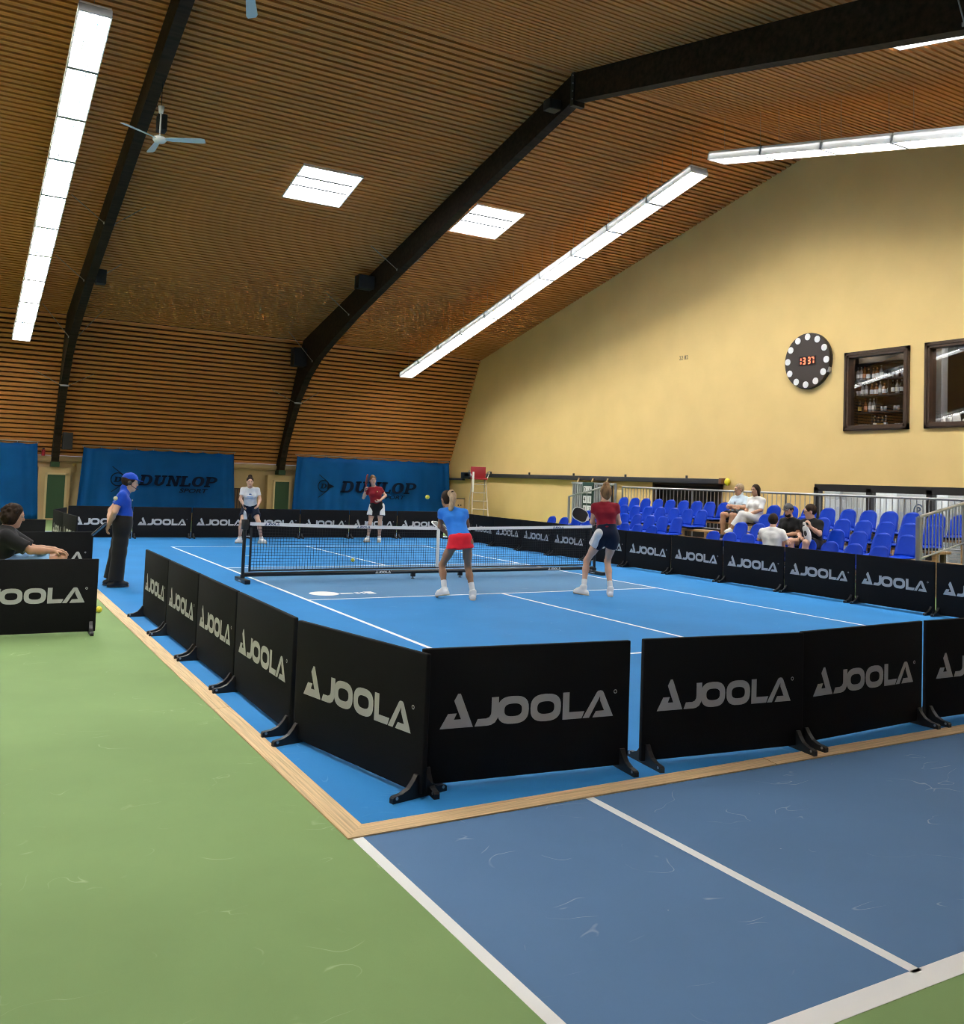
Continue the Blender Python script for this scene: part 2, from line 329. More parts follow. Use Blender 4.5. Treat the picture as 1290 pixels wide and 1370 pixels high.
# ------------------------------------------------------------------ fluorescent strip lights
DROP = .85
house = MB().box(-.228,.228,-.725,.725,.02,.07).mesh('housing', M_white)
side_me = MB().box(-.235,-.218,-.73,.73,-.10,.03).box(.218,.235,-.73,.73,-.10,.03).mesh('side_louvre', opal_mat('opal_side_louvre'))
diff_me = MB().box(-.217,.217,-.715,.715,-.005,.015).mesh('diffuser', M_tube)
rib = MB()
for x in (-.07,.07): rib.box(x-.007,x+.007,-.715,.715,-.03,-.005)
rib_me = rib.mesh('louvre_rib', M_white)
crs = MB()
for i in range(15): crs.box(-.217,.217,-.68+i*.097-.003,-.68+i*.097+.003,-.03,-.005)
crs_me = crs.mesh('louvre_blades', M_white)
end_me = MB().box(-.235,.235,-.014,.014,-.10,.03).mesh('end_cap', mat('grey_end_cap', (.25,.25,.26), .5))
strip_n = {}
def strip(X, sd, count, lab, grp):
    d = Vector((0, sd*YK, ZK-ZR)).normalized(); ang = math.atan2(d.z, d.y*sd)*sd
    words = ['first','second','third','fourth','fifth','sixth','seventh','eighth','ninth','tenth']
    for i in range(count):
        s = (1.25 if sd > 0 else .72)+i*1.475; p = Vector((X, 0, ZR-DROP))+d*s
        t = thing('strip_light', 'fluorescent strip lamp, %s from the ridge in the %s' % (words[i], lab), 'lamp', p, 0, grp); t.rotation_euler = (ang, 0, 0)
        obj('housing', house, t); obj('side_louvre', side_me, t); obj('diffuser', diff_me, t); obj('louvre_rib', rib_me, t); obj('louvre_blades', crs_me, t)
        for yy in (-.72,.72): obj('end_cap', end_me, t, (0, yy, 0))
        for yy in (-.5,.5):
            wz = DROP*math.cos(ang)*.98
            MB().tube([(0,yy,.06),(0,yy+DROP*math.sin(ang),wz)], .004, 5).build('suspension_wire', M_rod, t)
strip(-5.78, 1, 10, 'left lamp row', 'left lamp row'); strip(6.17, 1, 10, 'right far lamp row', 'right far lamp row'); strip(6.17, -1, 9, 'near right lamp row', 'near right lamp row')
strip(-5.78, -1, 8, 'near left lamp row overhead', 'near left lamp row')
strip(-15.4, 1, 10, 'added unseen far row on the left', 'added unseen far row on the left'); strip(-15.4, -1, 10, 'added unseen near row on the left', 'added unseen near row on the left')  # both rows are unseen, added to brighten the floor and left-facing barriers
# ------------------------------------------------------------------ barrier lettering (emblem + JOOLA)
def ring(cx, cy, a, b, ai, bi, e=2.7, n=28):
    P = lambda A, B, t: (cx+A*math.copysign(abs(math.cos(t))**(2/e), math.cos(t)), cy+B*math.copysign(abs(math.sin(t))**(2/e), math.sin(t)))
    T = [2*math.pi*i/n for i in range(n)]
    vs = [P(a, b, t) for t in T]+[P(ai, bi, t) for t in T]
    return vs, [(i, (i+1)%n, n+(i+1)%n, n+i) for i in range(n)]
def poly(*p): return list(p), [tuple(range(len(p)))]
def off(g, dx, dy=0.0): return [(x+dx, y+dy) for x, y in g[0]], g[1]
G_E = poly(*[(1.3*x, 1.2*y) for x, y in ((0,0),(.24,.43),(.50,.43),(.42,.25),(.63,.25),(.41,.80),(.52,1),(.60,1),(1,0))])
G_J = poly((.66,1),(.95,1),(.95,.45),(.92,.25),(.82,.1),(.66,.02),(.5,0),(0,0),(.12,.26),(.45,.26),(.58,.3),(.65,.4),(.66,.5))
G_O = ring(.645, .5, .645, .5, .36, .23)
G_L = poly((0,0),(.83,0),(.95,.26),(.28,.26),(.28,1),(0,1))
G_A = ([(0,0),(.29,0),(.76,.78),(.76,1),(.66,.985),(.6,.92), (.76,1),(.76,.62),(.95,.235),(.585,.235),(.44,0),(1.36,0),(.91,.92),(.85,.985)], [(0,1,2,3,4,5),(6,7,8,13),(8,11,12,13),(8,9,10,11)])
G_R = ring(.08, .08, .08, .08, .05, .05, 2, 10)
LOGO = [off(G_E,0), off(G_J,1.36), off(G_O,2.26), off(G_O,3.62), off(G_L,4.99), off(G_A,5.86), off(G_R,7.22,.84)]
def logo_mb(width, fn, parts=LOGO):
    k = width/7.25; b = MB()
    for vs, fs in parts: b.add([fn(x*k, y*k) for x, y in vs], fs)
    return b
M_print = mat('grey_print_ink', (.50,.505,.505), .7)
M_fabric = mat('black_barrier_fabric', (.0105,.0105,.0115), .85, spec=.12, bump=.15, bscale=180)
BL, BZ0, BZ1 = 1.34, .022, .752
pan_me = MB().cbox(0, BL, -.016, .016, BZ0, BZ1, .008).mesh('panel', M_fabric)
LGW = 1.12; LX = (BL-LGW)/2; LZ = .315
lf_me = logo_mb(LGW, lambda x, y: (LX+x, -.0172, LZ+y)).mesh('lettering', M_print)
lb_me = logo_mb(LGW, lambda x, y: (BL-LX-x, .0172, LZ+y)).mesh('lettering', M_print)
fp = [(.0,.15),(.026,.145),(.05,.105),(.09,.066),(.15,.045),(.215,.04),(.225,.03),(.225,0)]
foot_poly = fp+[(-y, z) for y, z in reversed(fp[1:])]
foot_poly = [(.18,0),(.18,.026),(.172,.034),(.12,.04),(.075,.058),(.045,.09),(.026,.12),(-.026,.12),(-.045,.09),(-.075,.058),(-.12,.04),(-.172,.034),(-.18,.026),(-.18,0)]
foot_me = MB().prism(foot_poly, -.016, .016, lambda a, b, d: (d, a, b)).mesh('foot', M_dark)
stud_me = MB().tube([(-.018,0,0),(.018,0,0)], .009, 8).mesh('stud', M_metal)
def barrier(p0, p1, label, group, z=0.0, feet=(1,1)):
    d = Vector((p1[0]-p0[0], p1[1]-p0[1], 0)); t = thing('court_barrier', label, 'barrier', (p0[0], p0[1], z), math.atan2(d.y, d.x), group); t.scale = (d.length/BL, 1, 1)
    obj('panel', pan_me, t); tag(obj('lettering', lf_me, t), 'grey printed emblem and letters'); obj('lettering', lb_me, t)
    for k, x in enumerate((.045, BL-.045)):
        if feet[k]:
            f = obj('foot', foot_me, t, (x, 0, 0))
            for yy in (-.155,.155): obj('stud', stud_me, f, (0, yy, .025))
    return t
G_ = 'black court barriers around the mat'
ords = ['nearest','second nearest','third','fourth','fifth','sixth','seventh','eighth','ninth','tenth','eleventh','twelfth']
B_ = 'black lettered barrier, '
# near left corner, seen from outside
barrier((-5.26,-8.32), (-4.985,-9.60), B_+'angled one at the near corner, left of the edge', G_, feet=(1,1))
for i, (a, b) in enumerate(((-8.22,-6.86),(-6.83,-5.58),(-5.55,-4.25),(-4.22,-2.93))):
    barrier((-5.25,b), (-5.25,a), B_+['nearest','second nearest','third nearest','farthest'][i]+' of the straight row beside the left wooden edge', G_)
for i, (a, b) in enumerate((((-4.95,-9.45),(-3.64,-9.60)),((-3.53,-9.59),(-2.29,-9.73)),((-2.27,-9.70),(-.90,-9.63)),((-.85,-9.63),(.5,-9.66)))):
    barrier(a, b, B_+['front row, largest, right of the near corner','front row, second from the near corner','front row, third from the near corner','front row, cut off by the right picture edge'][i], G_)
# right side, seen from inside the court (reads from far to near)
ry = [9.1,7.75,6.45,5.13,3.80,2.44,1.08,-.29,-1.68,-3.10,-4.50,-5.84,-7.15]
for i in range(len(ry)-1):
    xo = 4.95+(.12 if i < 2 else 0)
    barrier((xo, ry[i]-.015), (4.95+(.12 if i < 1 else 0), ry[i+1]+.015), B_+'right side, '+(['at the far corner']+[w+' from the far corner' for w in ords[1:]])[i].replace('second nearest','second')+' in front of the stand', G_)
# back row, seen from inside
bx = [-4.88,-3.45,-2.07,-.70,.70,2.07,3.48,4.93]
for i in range(7):
    barrier((bx[i]+.01, 9.25), (bx[i+1]-.01, 9.25), B_+'back row below the blue curtains, '+['leftmost','second from the left','third from the left','in the middle','fifth from the left','second from the right','rightmost'][i], G_)
# far left side curve
for i, (a, b) in enumerate((((-5.30,5.72),(-5.20,4.40)),((-5.36,7.06),(-5.30,5.75)),((-5.0,8.35),(-5.36,7.09)))):
    barrier(a, b, B_+'far left curve, '+['nearest panel behind the referee','middle panel of the curve','last panel bending inward'][i], G_)
# officials' pen outside the mat
barrier((-7.22,-3.84), (-5.88,-3.87), B_+'standing on the green floor in the left foreground', 'barriers of the pen at the left edge', FZ)
barrier((-6.72,.18), (-5.42,.33), B_+'behind the seated man at the left edge', 'barriers of the pen at the left edge', FZ, feet=(1,0))
barrier((-7.1,3.42), (-5.80,3.46), B_+'small far one behind the seated man\'s head', 'barriers of the pen at the left edge', FZ)
# ------------------------------------------------------------------ net
net = thing('pickleball_net', 'portable black net with white top tape across the blue court', 'net')
MB().tube([(-3.32,0,.05),(-3.32,0,.955)], .027, 10).build('post', M_darkmetal, net); MB().tube([(3.32,0,.05),(3.32,0,.955)], .027, 10).build('post', M_darkmetal, net)
for s in (-1,1):
    MB().cbox(s*3.32-.042, s*3.32+.042, -.30, .30, 0.0, .065, .012).build('base_foot', M_darkmetal, net)
    MB().cbox(s*3.32-.045, s*3.32+.045, -.045, .045, .80, .955, .01).build('post_cap', M_dark, net)
    MB().cbox(s*3.22-.014, s*3.22+.014, -.012, .012, .16, .83, .004).build('side_sleeve', M_dark, net)
    for z in (.25,.4,.55,.7): MB().tube([(s*3.30,0,z),(s*3.22,0,z)], .005, 5).build('lace', M_white, net)
    MB().cbox(s*3.32-.03, s*3.32+.03, -.03, .03, .05, .12, .006).build('clamp', M_dark, net)
def sag(x): return .862+.052*(abs(x)/3.25)**1.6
nb = MB(); TH = .0022
nx = 142
for i in range(nx+1):
    x = -3.2+6.4*i/nx; nb.box(x-TH, x+TH, -.001, .001, .175, sag(x)-.04)
for j in range(16):
    for i in range(12):
        xa, xb = -3.2+6.4*i/12, -3.2+6.4*(i+1)/12; za = .175+(sag(xa)-.215)*j/15.5; zb = .175+(sag(xb)-.215)*j/15.5
        nb.add([(xa,-.001,za-TH),(xb,-.001,zb-TH),(xb,-.001,zb+TH),(xa,-.001,za+TH),(xa,.001,za-TH),(xb,.001,zb-TH),(xb,.001,zb+TH),(xa,.001,za+TH)], [(0,1,2,3),(7,6,5,4),(3,2,6,7),(0,4,5,1)])
tag(nb.build('netting', mat('black_net_cord', (.006,.006,.007), .8), net), kind='stuff')
tp = MB()
for i in range(24):
    xa, xb = -3.24+6.48*i/24, -3.24+6.48*(i+1)/24
    tp.add([(x, y, sag(x)+dz) for x in (xa, xb) for y, dz in ((-.007,-.05),(-.007,0),(.007,0),(.007,-.05))], [(0,4,5,1),(1,5,6,2),(2,6,7,3),(3,7,4,0)])
tape = tp.build('top_tape', M_white, net)
M_navyink = mat('navy_print_ink', (.02,.05,.14), .6)
for x0 in (-3.02, -1.5, .2, 2.35): logo_mb(.24, lambda x, y: (x0+x, -.009, sag(x0)-.043+y)).build('tape_lettering', M_navyink, tape)
MB().cbox(-.027, .027, -.010, .010, .13, .865, .003).build('centre_strap', M_white, net)
bar = MB().tube([(-3.30,0,.115),(3.30,0,.115)], .034, 10).build('bottom_bar', M_darkmetal, net)
MB().tube([(-3.22,0,.175),(3.22,0,.175)], .014, 6).build('bottom_cord', M_dark, net)
for x0 in (-1.15, 2.25): logo_mb(.28, lambda x, y: (x0+x, -.0355, .098+y)).build('bar_lettering', M_white, bar)
for x0 in (-.45,.45):
    l = MB().cbox(x0-.035, x0+.035, -.03, .03, .03, .115, .006).build('centre_leg', M_darkmetal, net); MB().lathe([(0,.0),(.03,.0),(.03,.008),(.01,.012),(.01,.04)], 10, (x0,0,0)).build('levelling_foot', M_dark, l)
for s in (-1,1): tag(logo_mb(.15, lambda x, y: (s*3.32-.0435, .075-x, .02+y)).build('foot_lettering', M_white, net))
# ------------------------------------------------------------------ balls
M_ball = mat('yellow_plastic_ball', (.75,.62,.03), .45)
hole = mat('ball_hole', (.1,.08,.01), .8)
def ball(loc, label, r=.037):
    t = thing('pickleball', label, 'ball', loc, 0, 'yellow plastic balls'); MB().ellipsoid((0,0,0), (r,0,0), (0,r,0), (0,0,r), 20, 12).build('shell', M_ball, t)
    h = MB()
    for i in range(26):
        z = 1-2*(i+.5)/26; a = i*2.39996; q = math.sqrt(1-z*z); n = Vector((q*math.cos(a), q*math.sin(a), z)); u = n.orthogonal().normalized(); w = n.cross(u)
        h.add([n*r*1.004+(u*math.cos(k*math.pi/4)+w*math.sin(k*math.pi/4))*r*.11 for k in range(8)], [tuple(range(8))])
    h.build('hole_pattern', hole, t)
ball((-.38,2.847,.037), 'yellow ball lying on the blue court seen through the net')
ball((-.234,0,1.364), 'yellow ball flying in front of the right blue curtain')
ball((-5.665,-2.47,FZ+.037), 'yellow ball on the green floor beside the wooden edge')
# ------------------------------------------------------------------ blue curtains with sponsor print
M_curt = mat('royal_blue_tarpaulin', (.001,.075,.26), .7, spec=.15, vary=.12, scale=1.5)
M_ink = mat('dark_print', (.004,.012,.035), .7, spec=.1)
def cw(x, z, zt, zb):
    t = (zt-z)/(zt-zb)
    return .022*math.sin(x*7.1+.6*math.sin(x*2.3))+.016*math.sin(x*15.7+1.3)*t+.02*math.sin(x*1.9)
YC = 16.93
def curtain(x0, x1, zt, zb, label, flare=0.0, sag_l=0.0):
    t = thing('curtain', label, 'curtain', (0,0,0), 0, 'blue backdrop curtains')
    nx_, nz = int((x1-x0)*22), 12; P = []
    for j in range(nz+1):
        for i in range(nx_+1):
            u = i/nx_; x = x0+(x1-x0)*u; zz = zt-.035*abs(math.sin(u*math.pi*max(2,round((x1-x0)/.55))))-(sag_l*max(0, .35-u)/.35)
            z = zz+(zb-zz)*j/nz; e = min(u, 1-u)*(x1-x0)
            y = YC+cw(x, z, zt, zb)+(.05*math.sin(x*22)*max(0, 1-e/.5))
            P.append((x+flare*(.5-u)*2*(j/nz)*-.12, y, z))
    w = nx_+1
    f = [(j*w+i, j*w+i+1, (j+1)*w+i+1, (j+1)*w+i) for j in range(nz) for i in range(nx_)]
    o = MB().add(P, f, True).build('cloth', M_curt, t); md = o.modifiers.new('thick', 'SOLIDIFY'); md.thickness = .008; md.offset = 1
    for i in range(0, max(2, round((x1-x0)/.55))+1):
        x = x0+(x1-x0)*i/max(2, round((x1-x0)/.55)); MB().tube([(x, YC, zt-.01),(x, YC+.03, zt+.04)], .008, 6).build('hanging_hook', M_metal, t)
    MB().tube([(x0-.05, YC+.03, zt+.045),(x1+.05, YC+.03, zt+.045)], .012, 6).build('rail', M_rod, t)
    for x in (x0+.1, (x0+x1)/2, x1-.1): MB().tube([(x, YC+.03, zt+.045),(x, YB-.02-(zt+.045-ZE)*.56, zt+.045)], .010, 6).build('rail_bracket', M_rod, t)
    return t
def half_ring(cx, cy, a, b, ai, bi, t0, t1, n=14):
    T = [t0+(t1-t0)*i/n for i in range(n+1)]
    vs = [(cx+a*math.cos(t), cy+b*math.sin(t)) for t in T]+[(cx+ai*math.cos(t), cy+bi*math.sin(t)) for t in T]
    return vs, [(i, i+1, n+2+i, n+1+i) for i in range(n)]
def rc(x0, x1, y0, y1): return poly((x0,y0),(x1,y0),(x1,y1),(x0,y1))
h_ = math.pi/2
GL = {'D': [rc(.1,.42,0,1), rc(0,.62,0,.16), rc(0,.62,.84,1), half_ring(.6,.5,.52,.5,.2,.34,-h_,h_)],
 'U': [rc(.1,.42,.35,1), rc(.78,1.0,.35,1), rc(0,.52,.86,1), rc(.66,1.12,.86,1), half_ring(.55,.36,.45,.36,.13,.2,math.pi,2*math.pi)],
 'N': [rc(.1,.32,0,1), rc(.82,1.04,0,1), poly((.1,1),(.42,1),(1.04,0),(.74,0)), rc(0,.44,0,.14), rc(0,.4,.86,1), rc(.7,1.16,.86,1)],
 'L': [rc(.1,.42,0,1), rc(0,.56,.86,1), rc(0,.98,0,.16), rc(.80,.98,.16,.34)],
 'O': [ring(.56,.5,.56,.5,.24,.32,2.2)],
 'P': [rc(.1,.42,0,1), rc(0,.56,0,.14), rc(0,.62,.86,1), rc(.42,.62,.38,.52), half_ring(.6,.69,.5,.31,.2,.17,-h_,h_)]}
def sponsor(t, x0, zc, H, full=True):
    b = MB(); x = 0.0; gap = 1.24
    fn = lambda gx, gy: (x0+(gx+.22*gy)*H, YC-.075, zc-H/2+gy*H)
    for ch in 'DUNLOP':
        for vs, fs in GL[ch]: b.add([fn(x+a*1.02, c) for a, c in vs], fs)
        x += 1.08 if ch == 'L' else gap
    b.build('sponsor_lettering', M_ink, t)
    c = MB(); cx = x0-.62
    for vs, fs in (ring(0,0,.22,.22,.185,.185,2), half_ring(.20,0,.01,.01,0,0,0,1)): c.add([(cx+a, YC-.075, zc+d) for a, d in vs], fs)
    for vs, fs in GL['D']: c.add([(cx-.12+(a+.2*d)*.19, YC-.075, zc-.085+d*.17) for a, d in vs], fs)
    c.add([(cx+.14, YC-.075, zc+.11),(cx+.40, YC-.075, zc),(cx+.14, YC-.075, zc-.11)], [(0,1,2)])
    for s in (1,-1): c.add([(cx-.20, YC-.075, zc+s*.40),(cx-.16, YC-.075, zc+s*.40),(cx+.16, YC-.075, zc+s*.16),(cx+.10, YC-.075, zc+s*.17)], [(0,1,2,3)])
    c.build('sponsor_emblem', M_ink, t)
    me = text_mesh('SPORT', .19, M_ink, 'sponsor_lettering', .25, .001, .004, 1.55); o = obj('sponsor_lettering', me, t, (x0+H*5.0, YC-.075, zc-H*.5-.14)); o.rotation_euler = (math.pi/2, 0, 0)
c1 = curtain(-3.76,.93, 2.27, .28, 'wide blue curtain with dark slab lettering behind the referee', 1); sponsor(c1, -2.10, 1.30, .34)
c2 = curtain(3.10, 9.06, 2.30, .28, 'wide blue curtain with dark slab lettering in the right corner', 1); sponsor(c2, 4.72, 1.28, .41)
c0 = curtain(-9.5,-5.05, 2.32, .02, 'plain blue curtain at the far left edge', 1)
# ------------------------------------------------------------------ back wall: piers with green boards, door, loudspeakers
for k, X in enumerate((-4.53,2.60)):
    t = struct(thing('trim_%d' % (k+1), ('cream wall pier with dark green board beside the left curtain','cream wall pier with dark green board between the two lettered curtains')[k], 'pier'))
    MB().box(X-.45, X+.45, YB-.28, YB, FZ, 1.6).build('pier', M_cream, t)
    MB().box(X-.19, X+.31, YB-.30, YB-.275, .05, 1.38).build('green_board', M_green_board, t)
    MB().box(X-.25, X-.19, YB-.32, YB-.28, .0, 1.44).box(X+.31, X+.37, YB-.32, YB-.28, .0, 1.44).box(X-.25, X+.37, YB-.32, YB-.28, 1.38, 1.44).build('board_frame', mat('light_wood_frame', (.55,.42,.22), .6), t)
dr = thing('radiator_cover', 'brown slatted radiator cover at the back wall behind the far white-shirted player', 'radiator cover')
MB().box(.75, 1.55, YB-.066, YB-.004, FZ, 1.12).build('cover_board', M_brown, dr)
for i in range(9): MB().box(.78+i*.085, .82+i*.085, YB-.085, YB-.066, .05, 1.08).build('slat', mat('brown_slat', (.16,.085,.03), .5), dr)
def wall_box(name, loc, size, m, label, cat, group=None):
    t = thing(name, label, cat, loc, 0, group); x, y, z = size
    MB().cbox(-x/2, x/2, -y/2, y/2, -z/2, z/2, .012).build('cabinet', m, t); MB().box(-x/2+.02, x/2-.02, -y/2-.006, -y/2+.004, -z/2+.02, z/2-.02).build('grille', mat('speaker_cloth', (.014,.014,.015), .9), t)
    return t
wall_box('loudspeaker', (-4.27,16.55,2.42), (.28,.26,.52), M_dark, 'black loudspeaker low on the left roof beam', 'speaker', 'loudspeakers on the roof beams')
wall_box('loudspeaker', (-4.29,10.7,6.43), (.24,.3,.36), M_dark, 'black loudspeaker high on the left roof beam', 'speaker', 'loudspeakers on the roof beams')
wall_box('loudspeaker', (-4.34,3.0,7.85), (.16,.2,.3), M_dark, 'black loudspeaker behind the ceiling fan', 'speaker', 'loudspeakers on the roof beams')
wall_box('loudspeaker', (2.26,9.35,6.98), (.46,.34,.36), M_dark, 'black loudspeaker on the central beam below the skylights', 'speaker', 'loudspeakers on the roof beams')
wall_box('loudspeaker', (2.28,14.75,5.45), (.42,.4,.6), M_dark, 'black loudspeaker at the bend of the central beam', 'speaker', 'loudspeakers on the roof beams')
wall_box('loudspeaker', (2.33,.45,8.9), (.26,.22,.2), M_dark, 'black loudspeaker at the ridge of the central beam', 'speaker', 'loudspeakers on the roof beams')
t = thing('wall_lamp', 'small round sensor lamp on the cream wall left of the referee', 'lamp', (-3.95, YB-.02, 1.72)); MB().ellipsoid((0,0,0),(.06,0,0),(0,.03,0),(0,0,.06)).build('lens', mat('amber_lens',(.6,.42,.15),.4), t); MB().cbox(-.07,.07,.0,.02,-.24,.03,.005).build('bracket', M_cream, t)
t = thing('fire_extinguisher', 'small red alarm device on the ledge beside the left curtain', 'alarm', (-4.86, YB-.12, ZE)); MB().lathe([(0,0),(.055,0),(.055,.16),(.03,.2),(0,.2)],12).build('body', mat('alarm_red',(.35,.01,.02),.4), t); MB().cbox(-.03,.03,-.03,.03,.2,.24,.005).build('cap', M_dark, t)
# ------------------------------------------------------------------ ceiling fans
def fan(loc, a0, label, top):
    t = thing('ceiling_fan', label, 'fan', loc, 0, 'white ceiling fans')
    MB().lathe([(0,-.05),(.09,-.045),(.115,-.01),(.11,.03),(.06,.06),(.03,.07)], 20).build('motor', M_white, t)
    MB().tube([(0,0,.06),(0,0,top-.12)], .014, 8).build('rod', M_white, t)
    MB().lathe([(.02,top-.12),(.035,top-.12),(.055,top),(.0,top)], 14).build('canopy', M_white, t)
    MB().tube([(0,0,top),(0,0,top+.5)], .006, 5).build('cable', M_dark, t)
    for k in range(3):
        a = a0+k*2*math.pi/3; d = Vector((math.cos(a), math.sin(a), 0)); s = Vector((-d.y, d.x, 0)); z = Vector((0,0,1))
        q = lambda r, w, dz: d*r+s*w+z*dz
        vs = [q(.1,-.035,.01), q(.2,-.05,.015), q(.72,-.07,.02), q(.78,-.05,.015), q(.78,.05,-.012), q(.72,.07,-.015), q(.2,.05,-.012), q(.1,.035,-.005)]
        n = len(vs); MB().add(vs+[v+z*.008 for v in vs], [tuple(range(n))[::-1], tuple(range(n,2*n))]+[(i,(i+1)%n,n+(i+1)%n,n+i) for i in range(n)]).build('blade', M_fan, t)
M_fan = mat('pale_blue_white_enamel', (.62,.70,.80), .35)
fan((-4.47,2.35,7.33), -.5, 'white three-bladed ceiling fan hanging beside the left roof beam', .58)
fan((-4.52,-3.35,7.4), 1.25, 'white ceiling fan cut off by the top picture edge', .58)
# ------------------------------------------------------------------ right wall: rail, doors, windows, bar, clock
M_rail = mat('dark_grey_rail', (.035,.036,.04), .45)
t = thing('wall_rail', 'long dark grey curtain rail running along the ochre wall', 'rail', (XR,0,0)); MB().cbox(-.14,0,2.70,15.75,1.80,1.93,.01).build('beam', M_rail, t); MB().cbox(-.14,0,15.4,16.0,1.72,1.96,.01).build('joint_box', M_rail, t); MB().cbox(-.12,0,15.9,17.3,1.66,1.74,.01).build('beam_end', M_rail, t)
for y in (4,6.5,9,11.5,14): MB().cbox(-.05,0,y-.02,y+.02,1.93,2.0,.004).build('bracket', M_rail, t)
MB().cbox(-.16,0,2.62,2.72,1.80,1.95,.01).build('end_plate', mat('rust_brown_plate',(.16,.07,.04),.6), t)
t = thing('hook_ball', 'yellow ball-shaped hook at the end of the wall rail', 'hook', (XR-.08,2.50,1.86)); MB().ellipsoid((0,0,0),(.07,0,0),(0,.075,0),(0,0,.095),14,9).build('ball', mat('lemon_yellow',(.75,.68,.03),.4), t); MB().tube([(.02,.08,.03),(.08,.12,.05)], .012, 6).build('pin', M_dark, t)
dd = struct(thing('door_1', 'dark doorway behind the railing below the wall rail', 'door', (XR,0,0)))
MB().box(.18,.22,2.72,5.32,FZ,1.82).build('leaf', mat('near_black_door', (.012,.010,.009), .5), dd)
MB().box(-.03,.2,5.24,5.32,FZ,1.82).box(-.03,.2,2.72,2.80,FZ,1.82).box(-.03,.2,2.72,5.32,1.74,1.82).build('frame', M_brown, dd)
# glass doors to the lit corridor
gd = struct(thing('door_2', 'dark framed glass doors behind the stand at the right edge', 'door', (XR,0,0)))
M_pane = glass_mat('door_glass', (.85,.88,.9), .16)
M_corr = mat('white_corridor_plaster', (.62,.64,.66), .8)
yd = [-.08,-1.42,-2.78,-4.6,-6.6]
fr = MB().box(-.03,.12,-6.6,-.08,1.72,1.87)
for y in yd: fr.box(-.03,.12,y-.10,y+.02,.35,1.8)
fr.build('frame', mat('black_door_frame', (.010,.009,.009), .45), gd)
for a, b in zip(yd, yd[1:]): MB().box(.05,.058,b+.02,a-.10,.35,1.72).build('pane', M_pane, gd)
b_ = MB().box(1.6,1.65,-7.6,.6,-.1,2.4).box(.3,1.6,-7.6,.6,-.1,-.05).box(.3,1.6,-7.6,.6,2.2,2.25).box(.3,1.6,.55,.6,-.1,2.2).box(.3,1.6,-7.6,-7.55,-.1,2.2); b_.build('corridor', M_corr, gd)
for a in (-1.0,-2.2,-4.0): MB().box(1.52,1.6,a-.9,a,-.05,1.75).box(1.50,1.6,a-.8,a-.1,.1,1.6).build('corridor_door', mat('grey_corridor_door', (.30,.31,.32), .5), gd)
MB().box(.85,1.05,-6.8,-.2,2.17,2.2).build('added_corridor_lamp', mat('added_corridor_glow', (.9,.9,.9), .5, emit=(1,.98,.95), estr=30.0), gd)  # unseen lamp, added to brighten the view through the door panes
st = MB()
for vs, fs in (ring(0,0,.115,.15,.09,.125,2,20), rc(-.045,-.015,-.09,.09), half_ring(-.02,.045,.07,.05,.04,.022,-h_,h_)): st.add([(.045, -2.55-a, 1.38+c) for a, c in vs], fs)
st.build('door_sticker', mat('navy_sticker', (.02,.05,.12), .5), gd)
# bar room and its two windows
M_wglass = glass_mat('bar_window_glass', (.95,.95,.96), .12)
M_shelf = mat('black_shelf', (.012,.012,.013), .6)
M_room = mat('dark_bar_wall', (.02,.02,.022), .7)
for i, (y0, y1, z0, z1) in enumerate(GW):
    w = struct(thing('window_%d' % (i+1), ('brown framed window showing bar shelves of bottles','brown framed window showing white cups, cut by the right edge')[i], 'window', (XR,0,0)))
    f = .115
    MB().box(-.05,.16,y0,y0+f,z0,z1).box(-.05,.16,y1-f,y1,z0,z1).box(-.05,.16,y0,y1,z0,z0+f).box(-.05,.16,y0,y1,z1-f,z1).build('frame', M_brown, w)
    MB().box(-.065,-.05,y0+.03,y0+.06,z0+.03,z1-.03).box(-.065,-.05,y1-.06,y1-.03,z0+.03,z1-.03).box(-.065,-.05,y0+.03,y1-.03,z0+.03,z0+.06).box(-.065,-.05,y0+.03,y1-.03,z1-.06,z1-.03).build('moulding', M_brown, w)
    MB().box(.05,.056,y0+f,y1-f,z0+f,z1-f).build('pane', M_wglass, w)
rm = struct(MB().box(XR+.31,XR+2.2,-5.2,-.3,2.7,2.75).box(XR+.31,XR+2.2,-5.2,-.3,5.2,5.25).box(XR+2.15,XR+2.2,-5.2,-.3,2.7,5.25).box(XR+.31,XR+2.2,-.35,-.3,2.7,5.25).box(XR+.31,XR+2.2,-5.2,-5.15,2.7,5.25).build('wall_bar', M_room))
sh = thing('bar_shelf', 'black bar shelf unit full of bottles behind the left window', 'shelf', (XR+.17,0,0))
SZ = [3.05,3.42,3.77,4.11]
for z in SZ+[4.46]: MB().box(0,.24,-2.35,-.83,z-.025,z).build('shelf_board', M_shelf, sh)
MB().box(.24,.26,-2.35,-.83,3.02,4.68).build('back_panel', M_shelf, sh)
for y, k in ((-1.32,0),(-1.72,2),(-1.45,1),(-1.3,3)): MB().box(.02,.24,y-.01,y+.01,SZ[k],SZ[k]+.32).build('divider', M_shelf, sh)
for y in (-2.0,-1.1): MB().box(.02,.10,y-.25,y+.25,4.655,4.675).build('added_shelf_lamp', mat('added_shelf_glow', (.9,.9,.9), .5, emit=(1,.9,.75), estr=30.0), sh)  # unseen lamps added to brighten the bar shelves
bott = {}
